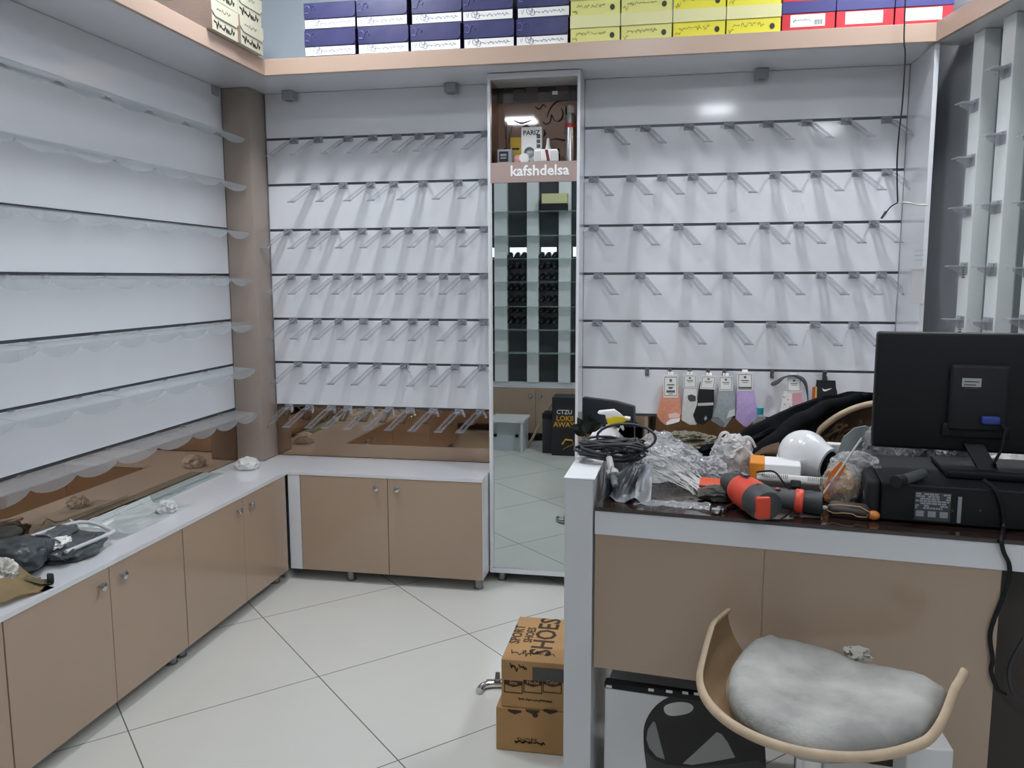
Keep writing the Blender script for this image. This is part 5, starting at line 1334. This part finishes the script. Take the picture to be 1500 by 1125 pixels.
# ================================================================= CARTONS ON THE FLOOR
def cartons():
    yf = 2.42
    def q(x, y, v=yf): return P(x, y, 1, v)
    KP = mat('kraft_print', '3f2e20', .8)
    a = q(727, 1098); x0 = a.x; z1 = q(735, 1036).z
    x1 = -.262
    t = thing('shoe_carton', 'lower brown shoe carton standing on the floor beside the desk', 'carton', ((x0+x1)/2, yf+.17, 0), 0, 'brown shoe cartons by the desk')
    b = MB().box(x0, x1, yf, yf+.34, .0008, z1, .002, 1).build('body', KRAFT, t)
    g = MB()
    c = q(777, 1088); scribble(g, face_m((c.x, yf-.0004, c.z), (1, 0, 0), (0, 0, 1)), .10, .012, 12, 5, .004)
    c = q(762, 1090); MB_t = g.text('SHOES', .022, face_m((q(772, 1085).x, yf-.0004, q(772, 1085).z), (1, 0, 0), (0, 0, 1)), .0004)
    for k in range(3): 
        cx = q(754+k*26, 1045); g.prism([V((cx.x-.022, yf-.0003, cx.z+.012)), V((cx.x+.022, yf-.0003, cx.z+.012)), V((cx.x+.022, yf-.0003, cx.z+.006)), V((cx.x, yf-.0003, cx.z-.003)), V((cx.x-.022, yf-.0003, cx.z+.006))], (0, -.0005, 0))
    cx = q(784, 1047); g.lathe([(.009, 0), (.009, .001), (0, .001)], (cx.x, yf-.001, cx.z), 14, (0, -1, 0))
    g.build('print', KP, b)
    z2 = q(733, 966).z; xa = q(734, 1000).x
    u = thing('shoe_carton', 'upper brown shoe carton lettered SPORT SHOES stacked beside the desk', 'carton', ((xa+x1)/2, yf+.17, z1+.0006), 0, 'brown shoe cartons by the desk')
    zt = P(755, 898, 1, yf+.36).z
    bb = MB(); bb.box(xa, x1, yf+.004, yf+.34, z1+.0006, z2, .002, 1); b = bb.build('body', KRAFT, u)
    g = MB()
    w = (x1-xa)
    for k, s in enumerate(('Size', 'Model', 'Color')):
        c = q(752+k*28.5, 1006, yf+.004); s2 = .030; hh = .021
        for (a0, a1, c0, c1) in ((-s2, s2, hh-.014, hh), (-s2, s2, -hh, -hh+.003), (-s2, -s2+.003, -hh, hh), (s2-.003, s2, -hh, hh)):
            g.prism([V((c.x+a0, yf+.0037, c.z+c0)), V((c.x+a1, yf+.0037, c.z+c0)), V((c.x+a1, yf+.0037, c.z+c1)), V((c.x+a0, yf+.0037, c.z+c1))], (0, -.0004, 0))
        g.prism([V((c.x-s2+.003, yf+.0037, c.z+hh-.014)), V((c.x+s2-.003, yf+.0037, c.z+hh-.014)), V((c.x, yf+.0037, c.z+hh-.022))], (0, -.0004, 0))
    c = q(785, 1026, yf+.004); scribble(g, face_m((c.x, yf+.0037, c.z), (1, 0, 0), (0, 0, 1)), .11, .011, 14, 5, .0028)
    c = q(760, 978, yf+.004); scribble(g, face_m((c.x, yf+.0037, c.z), (1, 0, 0), (0, 0, 1)), .055, .03, 17, 2, .004)
    g.build('print', KP, b)
    g = MB()
    for k, s in enumerate(('Size', 'Model', 'Color')):
        c = q(752+k*28.5, 1000, yf+.004); g.text(s, .016, face_m((c.x, yf+.0030, c.z), (1, 0, 0), (0, 0, 1)), .0003)
    g.build('label_text', mat('kraft_light', 'c79a66', .7), b)
    # top face lettering, read from the right side
    g = MB()
    def tp(x, y): return P(x, y, 2, z2)
    for s, x, y, sz in (('SHOES', 801, 932, .098), ('SHOES', 777, 930, .040), ('SPORT', 759, 929, .048)):
        c = tp(x, y); g.text(s, sz, face_m((c.x, c.y, z2+.0004), (.0, 1, 0), (-1, 0, 0)), .0004, .0016 if sz > .06 else .0008)
    c = tp(782, 958); scribble(g, face_m((c.x, c.y, z2+.0003), (1, 0, 0), (0, 1, 0)), .15, .05, 23, 4, .0035)
    g.build('top_lettering', KP, b)
    tp_ = MB(); tp_.box(xa+.10, x1-.002, yf+.0028, yf+.0042, z2-.062, z2-.018); tp_.build('grey_tape', mat('tape_grey', '4c4a46', .35), b)
cartons()
def tap():
    c = P(719, 1010, 2, 0); 
    t = thing('tap_fitting', 'small chrome tap fitting lying on the floor left of the cartons', 'fitting', c)
    r = .016
    MB().cyl(c+V((-.02, .01, r)), c+V((.055, .03, r)), r, r*.95).build('barrel', CHROME, t, 40)
    MB().tube(spline([c+V((-.008, .01, r)), c+V((-.028, -.01, r*1.0)), c+V((-.034, -.045, r*.9))], 5), [.013]*11, 12).build('spout', CHROME, t, 60)
    MB().lathe([(.010, 0), (.017, .002), (.017, .012), (.010, .016), (.008, .04), (0, .041)], c+V((.02, .018, r)), 16, (0, .4, 1)).build('handle', STEEL, t, 40)
tap()
# ================================================================= LEFT COUNTER CLUTTER
def cz(x, y, z=0.): return P(x, y, 2, ZC+z)
c = cz(355, 690)
tag(MB().crumple(c+V((.0, .05, .022)), (.052, .055, .034), 101, .2, 1.4, 4, ZC+.001, octs=3).build('plastic_bag', PLASTW, smooth=30), 'crumpled white plastic bag on the counter beside the corner pillar', 'bag')
c = cz(240, 752)
tag(MB().crumple(c+V((0, .02, .018)), (.034, .036, .026), 103, .3, 1.8, 4, ZC+.001).build('film_ball', clear('film_ball', 'f0f0ee', .5, .15), smooth=20), 'small crumpled ball of clear film in the middle of the left counter', 'film')
# acrylic strips lying along the wall
a = cz(186, 735); b = cz(300, 693)
t = thing('acrylic_offcut', 'stack of long clear acrylic strips lying along the left counter against the wall', 'sheet', ((XL+.07), (a.y+b.y)/2, ZC))
for i, (y0, y1, x0, x1) in enumerate(((a.y, b.y, XL+.012, XL+.088), (a.y+.12, b.y-.30, XL+.010, XL+.074), (a.y-.35, a.y+.5, XL+.008, XL+.060))):
    MB().box(x0, x1, y0, y1, ZC+.0008+.0045*i, ZC+.0048+.0045*i).build('strip', clear('strip_clear', 'cfd8d8', .38, .08, (.93, .97, .96)), t)
tag(MB().box(XL+.001, XL+.007, 1.9, 3.05, ZC+.0005, ZC+.016, .001, 1).build('rod', BLACK2), 'thin black rod lying along the foot of the left wall', 'rod')
# wide clear plastic sheet with curled edge
c0 = cz(125, 778); c1 = cz(235, 745)
t = thing('clear_tray', 'wide clear plastic sheet with curled rim lying on the left counter', 'sheet', ((c0.x+c1.x)/2, (c0.y+c1.y)/2, ZC))
yA, yB = cz(128, 785).y-.02, cz(250, 738).y
xA, xB = XL+.05, XL+.255
def fn(u, v):
    k = max(0, .16-u)/.16; k2 = max(0, .10-v)/.10
    return V((xA+(xB-xA)*v, yA+(yB-yA)*u, ZC+.0015+.035*k*k+.028*k2*k2+.006*max(0, noise.noise(V((u*6, v*4, 9))))))
MB().sheet(fn, 26, 14, .0015).build('sheet', clear('tray_clear', 'dfe5e4', .45, .1), t, 40)
pts = [fn(0, i/10)+V((0, 0, .002)) for i in range(11)]+[fn(i/12, 0)+V((0, 0, .002)) for i in range(8)][::1]
MB().tube([fn(0, 1-i/10)+V((0, 0, .001)) for i in range(11)]+[fn(i/12, 0)+V((0, 0, .001)) for i in range(1, 9)], .003, 6).build('rim', clear('rim_clear', 'eef2f2', .6, .1), t, 60)
# grey plastic bundle
def bundle():
    c = cz(75, 822)
    t = thing('grey_bundle', 'dark grey plastic bundle with a clear frame on the left counter', 'bag', V((c.x-.06, c.y, ZC)))
    G = mat('bundle_grey', '50565a', .3, var=.3, vscale=10, bump=.2, bscale=16)
    o = cz(60, 830)
    MB().crumple(V((XL+.14, o.y-.06, ZC+.055)), (.11, .10, .068), 111, .20, 1.2, 5, ZC+.001, sharp=False, octs=3, pw=.9).build('wrapped_part', G, t, 40)
    MB().crumple(V((XL+.19, o.y+.11, ZC+.030)), (.095, .135, .038), 113, .20, 1.3, 5, ZC+.001, sharp=False, octs=3, pw=.8).build('flat_part', G, t, 40)
    MB().crumple(V((XL+.10, o.y+.14, ZC+.042)), (.065, .11, .046), 115, .20, 1.3, 5, ZC+.001, sharp=False, octs=3, pw=.8).build('back_part', mat('bundle_grey2', '5d6367', .3, var=.25, vscale=10), t, 40)
    y0, y1 = o.y+.02, o.y+.25
    fr = [V((XL+.262, y0-.01, ZC+.052)), V((XL+.262, y1-.02, ZC+.046)), V((XL+.235, y1+.015, ZC+.050)), V((XL+.12, y1+.01, ZC+.072)), V((XL+.105, y0, ZC+.086))]
    MB().tube(spline(fr, 4), .007, 8, flat=1.).build('clear_frame', clear('frame_clear', 'e6e8ea', .72, .15), t, 60)
    k = MB(); k.crumple(V((XL+.20, o.y+.05, ZC+.066)), (.028, .045, .014), 117, .35, 2, 4); k.build('white_scrap', PAPER, t, 40)
    MB().tube(spline([V((XL+.16, o.y+.0, ZC+.105)), V((XL+.19, o.y+.02, ZC+.10)), V((XL+.23, o.y+.03, ZC+.075))], 4), .004, 6).build('knot', mat('bundle_grey2'), t, 60)
bundle()
c = cz(12, 800)
tag(MB().ball(P(6, 782, 2, ZC+.115)-V((0, 0, 0)), (.05, .06, .022), None, 3).build('olive_pad', mat('olive_dark', '3c3b33', .8)), 'dark olive rounded pad on top of the grey bundle at left edge', 'pad')
c = cz(112, 765)
tag(MB().obox(V((XL+.055, cz(112, 770).y, ZC+.004)), (.08, .16, .003), RZ(.2)).build('paper_slip', PAPER), 'white paper slip behind the grey bundle on the left counter', 'paper')
TANL = mat('tan_leather', 'b9a377', .6, var=.15, vscale=15)
def curl(c, L, W, ang, h, seed, name, label, m=TANL):
    R = RZ(ang)
    def fn(u, v):
        x = (u-.5)*L; y = (v-.5)*W*(1-.25*u); z = .002+h*(1-math.cos((v-.1)*2.2))*.5+h*.35*math.sin(u*3+seed)+.004*noise.noise(V((u*4, v*4, seed)))
        return V(c)+R @ V((x, y, max(.001, z)))
    return tag(MB().sheet(fn, 16, 12, .004).build(name, m, smooth=50), label, 'leather scrap', 'tan leather scraps on the left counter')
curl(cz(30, 872), .17, .10, 1.35, .050, 1, 'leather_scrap', 'large curled tan leather scrap at the front edge of the left counter')
c = P(36, 846, 2, ZC+.03); curl(c-V((0, 0, .03)), .075, .085, 1.9, .062, 4, 'leather_scrap', 'smaller tan leather scrap leaning against the grey bundle')
c = cz(52, 858); curl(V((c.x, c.y+.015, ZC)), .075, .07, 2.2, .032, 7, 'leather_scrap', 'grey green leather scrap beside the black pot', mat('scrap_grey', '8d8468', .6))
c = cz(66, 858); t = thing('black_pot', 'small round black pot lying right of the leather scraps', 'pot', c)
MB().lathe([(.016, 0), (.018, .004), (.0165, .016), (.012, .019), (0, .0195)], c+V((0, .01, .0165)), 18, (.6, .5, .0)).build('shell', BLACK2, t, 40)
MB().lathe([(.0185, .002), (.0192, .004), (.0185, .006)], c+V((0, .01, .0165)), 18, (.6, .5, .0)).build('rib', BLACK, t, 40)
c = cz(5, 866)
tag(MB().crumple(V((c.x-.02, c.y+.02, ZC+.042)), (.036, .04, .045), 121, .3, 3.2, 4, ZC+.001).build('white_fluff', mat('fluff_white', 'cfccc4', .9, bump=.6, bscale=60), smooth=25), 'crumpled white stuffing at the left frame edge on the counter', 'stuffing')
# ================================================================= WHAT THE TALL MIRROR SEES
def mirror_room():
    yw = .28
    struct(MB().box(XL, -.60, .10, .20, 0, 2.46).build('wall_partition', mat('partition_paint', 'b5bab9', .7)))
    t = thing('low_cabinet', 'beige low cabinet under the white strips opposite the tall mirror', 'cabinet', (-1.2, .26, 0))
    MB().box(-2.1, -.62, .205, .31, .08, .507).build('body', WHITE2, t)
    for a, b, k in ((-2.1, -1.60, -1.65), (-1.60, -1.164, -1.21), (-1.164, -.62, -1.115)):
        d = MB().box(a+.002, b-.002, .311, .327, .082, .500).build('door', BEIGE, t); knob((k, .327, .43), (0, 1, 0), d)
    MB().box(-2.1, -.62, .205, .25, .0005, .08).build('plinth', mat('plinth_dark', '3a332e', .6), t)
    g = thing('wall_display', 'dark glass shoe display with white strips opposite the tall mirror', 'display', (-1.2, .24, .51))
    MB().box(-2.1, -.62, .205, .212, .515, 2.40).build('back_glass', mat('dark_glass', '3c4244', .15), g)
    MB().box(-2.1, -.62, .205, .262, .508, .545).build('sill', WHITE2, g)
    for a, b in ((-1.553, -1.435), (-1.252, -1.146), (-.963, -.855), (-1.86, -1.75), (-.68, -.62)):
        MB().box(a, b, .213, .275, .546, 2.40).build('strip', POSTM, g)
    for k, z in enumerate((2.08, 1.868, 1.667, 1.46, 1.24, 1.03, .82)):
        MB().box(-2.1, -.62, .276, .40, z, z+.006).build('glass_shelf', clear('shelf_glass', 'bfd3d0', .22, .08), g)
    # bright shop window seen between the strips
    wn = emis('daylight_window', 'e6f2ff', 1.6)
    for a, b in ((-1.75, -1.56), (-1.42, -1.265), (-1.13, -.99), (-.84, -.70)):
        MB().box(a, b, .213, .216, 1.69, 1.775).build('window_light', wn, g)
    sh = mat('display_shoe', '16181a', .35); proto = None
    for z in (1.672, 1.58, 1.48, 1.38, 1.28, 1.18, 1.08):
        for x in (-1.405, -1.345, -1.285, -1.12, -1.06, -1.0):
            if proto is None:
                s = MB(); s.loft([[V((x0+w*math.cos(a), y, z0+hh*math.sin(a))) for a in [k*2*PI/10 for k in range(10)]] for y, w, z0, hh, x0 in
                     ((-.04, .012, .03, .020, 0), (-.03, .022, .034, .030, 0), (-.005, .025, .032, .030, 0), (.015, .026, .022, .020, 0), (.03, .020, .016, .014, 0), (.038, .008, .012, .006, 0))])
                proto = tag(s.build('shoe', sh, smooth=60, org=V((0, 0, 0))), 'black shoe on the dark display opposite the tall mirror', 'shoe', 'black shoes on the display opposite'); proto.location = (x, .255, z)
            else:
                c = proto.copy(); C.objects.link(c); c.location = (x, .255, z); c.rotation_euler = (0, 0, .3)
    t = thing('shoe_box', 'yellow and black shoe box on the top shelf of the display opposite', 'box', (-.98, .33, 2.215))
    MB().box(-1.10, -.88, .27, .38, 2.09, 2.15).build('body', BLACK2, t); MB().box(-1.102, -.878, .268, .383, 2.15, 2.235).build('lid', YELP, t)
    bpy.data.objects[t.name].location = (-.98, .33, 2.09)
    for ch in t.children: ch.location = V((0, 0, 2.215-2.09))
    # small white cube cabinet
    t = thing('white_stand', 'small white stand with dark hinges, seen in the tall mirror', 'stand', (-1.33, .65, 0))
    MB().box(-1.50, -1.185, .50, .835, .262, .282).build('top', WBOARD, t)
    MB().box(-1.50, -1.20, .52, .74, .0008, .261).build('body', mat('stand_white', 'c5ccd2', .4), t)
    MB().box(-1.215, -1.197, .74, .83, .0008, .261).build('side', WBOARD, t); MB().box(-1.50, -1.482, .74, .83, .0008, .261).build('side', WBOARD, t)
    for x in (-1.455, -1.262): MB().box(x-.014, x+.014, .74, .765, .12, .145, .003).build('hinge', BLACK, t)
    # black box
    t = thing('black_carton', 'tall black carton with orange lettering, seen in the tall mirror', 'box', (-.82, .76, 0))
    b = MB().box(-.935, -.70, .66, .885, .0008, .50, .002, 1).build('body', mat('carton_black', '202226', .5), t)
    M = lambda x, z: face_m((x, .8856, z), (1, 0, 0), (0, 0, 1))
    MB().text('CTZU', .05, M(-.83, .375), .0005, .001).build('white_lettering', PAPER, b)
    MB().text('LOKII', .06, M(-.825, .32), .0005, .002).text('AWAY!', .06, M(-.825, .268), .0005, .002).build('orange_lettering', mat('graffiti_orange', 'd19a2c', .5), b)
    q = MB(); q.tube([M(-.80, .10) @ V(p) for p in ((-.05, .0, 0), (-.02, .045, 0), (.04, .04, 0), (.05, .0, 0), (.0, -.02, 0), (-.04, -.045, 0))], .013, 6, False, .2); q.build('orange_emblem', mat('graffiti_orange'), b)
    t = thing('dark_box', 'dark box standing beside the black carton, seen in the tall mirror', 'box', (-1.0, .72, 0))
    MB().box(-1.03, -.94, .62, .80, .0008, .34, .002, 1).build('body', mat('dark_box', '34373b', .5), t); MB().box(-1.032, -.938, .618, .802, .30, .342).build('lid', BLACK2, t)
    tag(MB().tube([V((-1.19, .60, .01)), V((-.945, .58, .0))+V((0, 0, .47))], .012, 6).build('wooden_batten', WOODE), 'wooden batten leaning beside the black carton, seen in the mirror', 'batten')
mirror_room()

# ================================================================= LIGHT
LAMP = emis('lamp_panel', 'f5f8ff', 1.)
LE = LAMP.node_tree.nodes['Emission']; LE.inputs[1].default_value = 45.0
LB = emis('lamp_panel_rear', 'f5f8ff', 62.0)
for i, (x, y, m, n) in enumerate(((-1.50, 3.0, LB, 'over the left floor'), (1.0, 3.0, LB, 'over the desk back'), (-.25, 1.6, LAMP, 'over the middle of the floor'), (-1.60, -1.05, LAMP, 'behind the white strips'),
                                  (.46, -.80, LAMP, 'behind the viewer'), (1.75, -2.2, LAMP, 'near the shop front'))):
    t = thing('ceiling_light', 'flat rounded ceiling lamp '+n, 'light', (x, y, ZCEIL-.03), 0, 'ceiling lamps')
    MB().box(x-.19, x+.19, y-.19, y+.19, ZCEIL-.022, ZCEIL-.001, .02, 3).build('housing', WHITE2, t, 50)
    MB().box(x-.16, x+.16, y-.16, y+.16, ZCEIL-.03, ZCEIL-.0225, .003, 2).build('diffuser', m, t, 50)
w = bpy.data.worlds.new('World'); SC.world = w; w.use_nodes = True
w.node_tree.nodes['Background'].inputs[0].default_value = (.8, .88, 1, 1); w.node_tree.nodes['Background'].inputs[1].default_value = .3

# ================================================================= CAMERA
cam = bpy.data.cameras.new('camera'); co = bpy.data.objects.new('camera', cam); C.objects.link(co)
M = Matrix((RX, UX, -FX)).transposed().to_4x4(); M.translation = (0, 0, H); co.matrix_world = M
cam.sensor_width = 36; cam.sensor_fit = 'HORIZONTAL'; cam.lens = 36*F/1500; cam.clip_start = .02
SC.camera = co
vs = SC.view_settings; vs.view_transform = 'Standard'; vs.look = 'None'; vs.exposure = 0.44; vs.gamma = 1; vs.use_curve_mapping = False
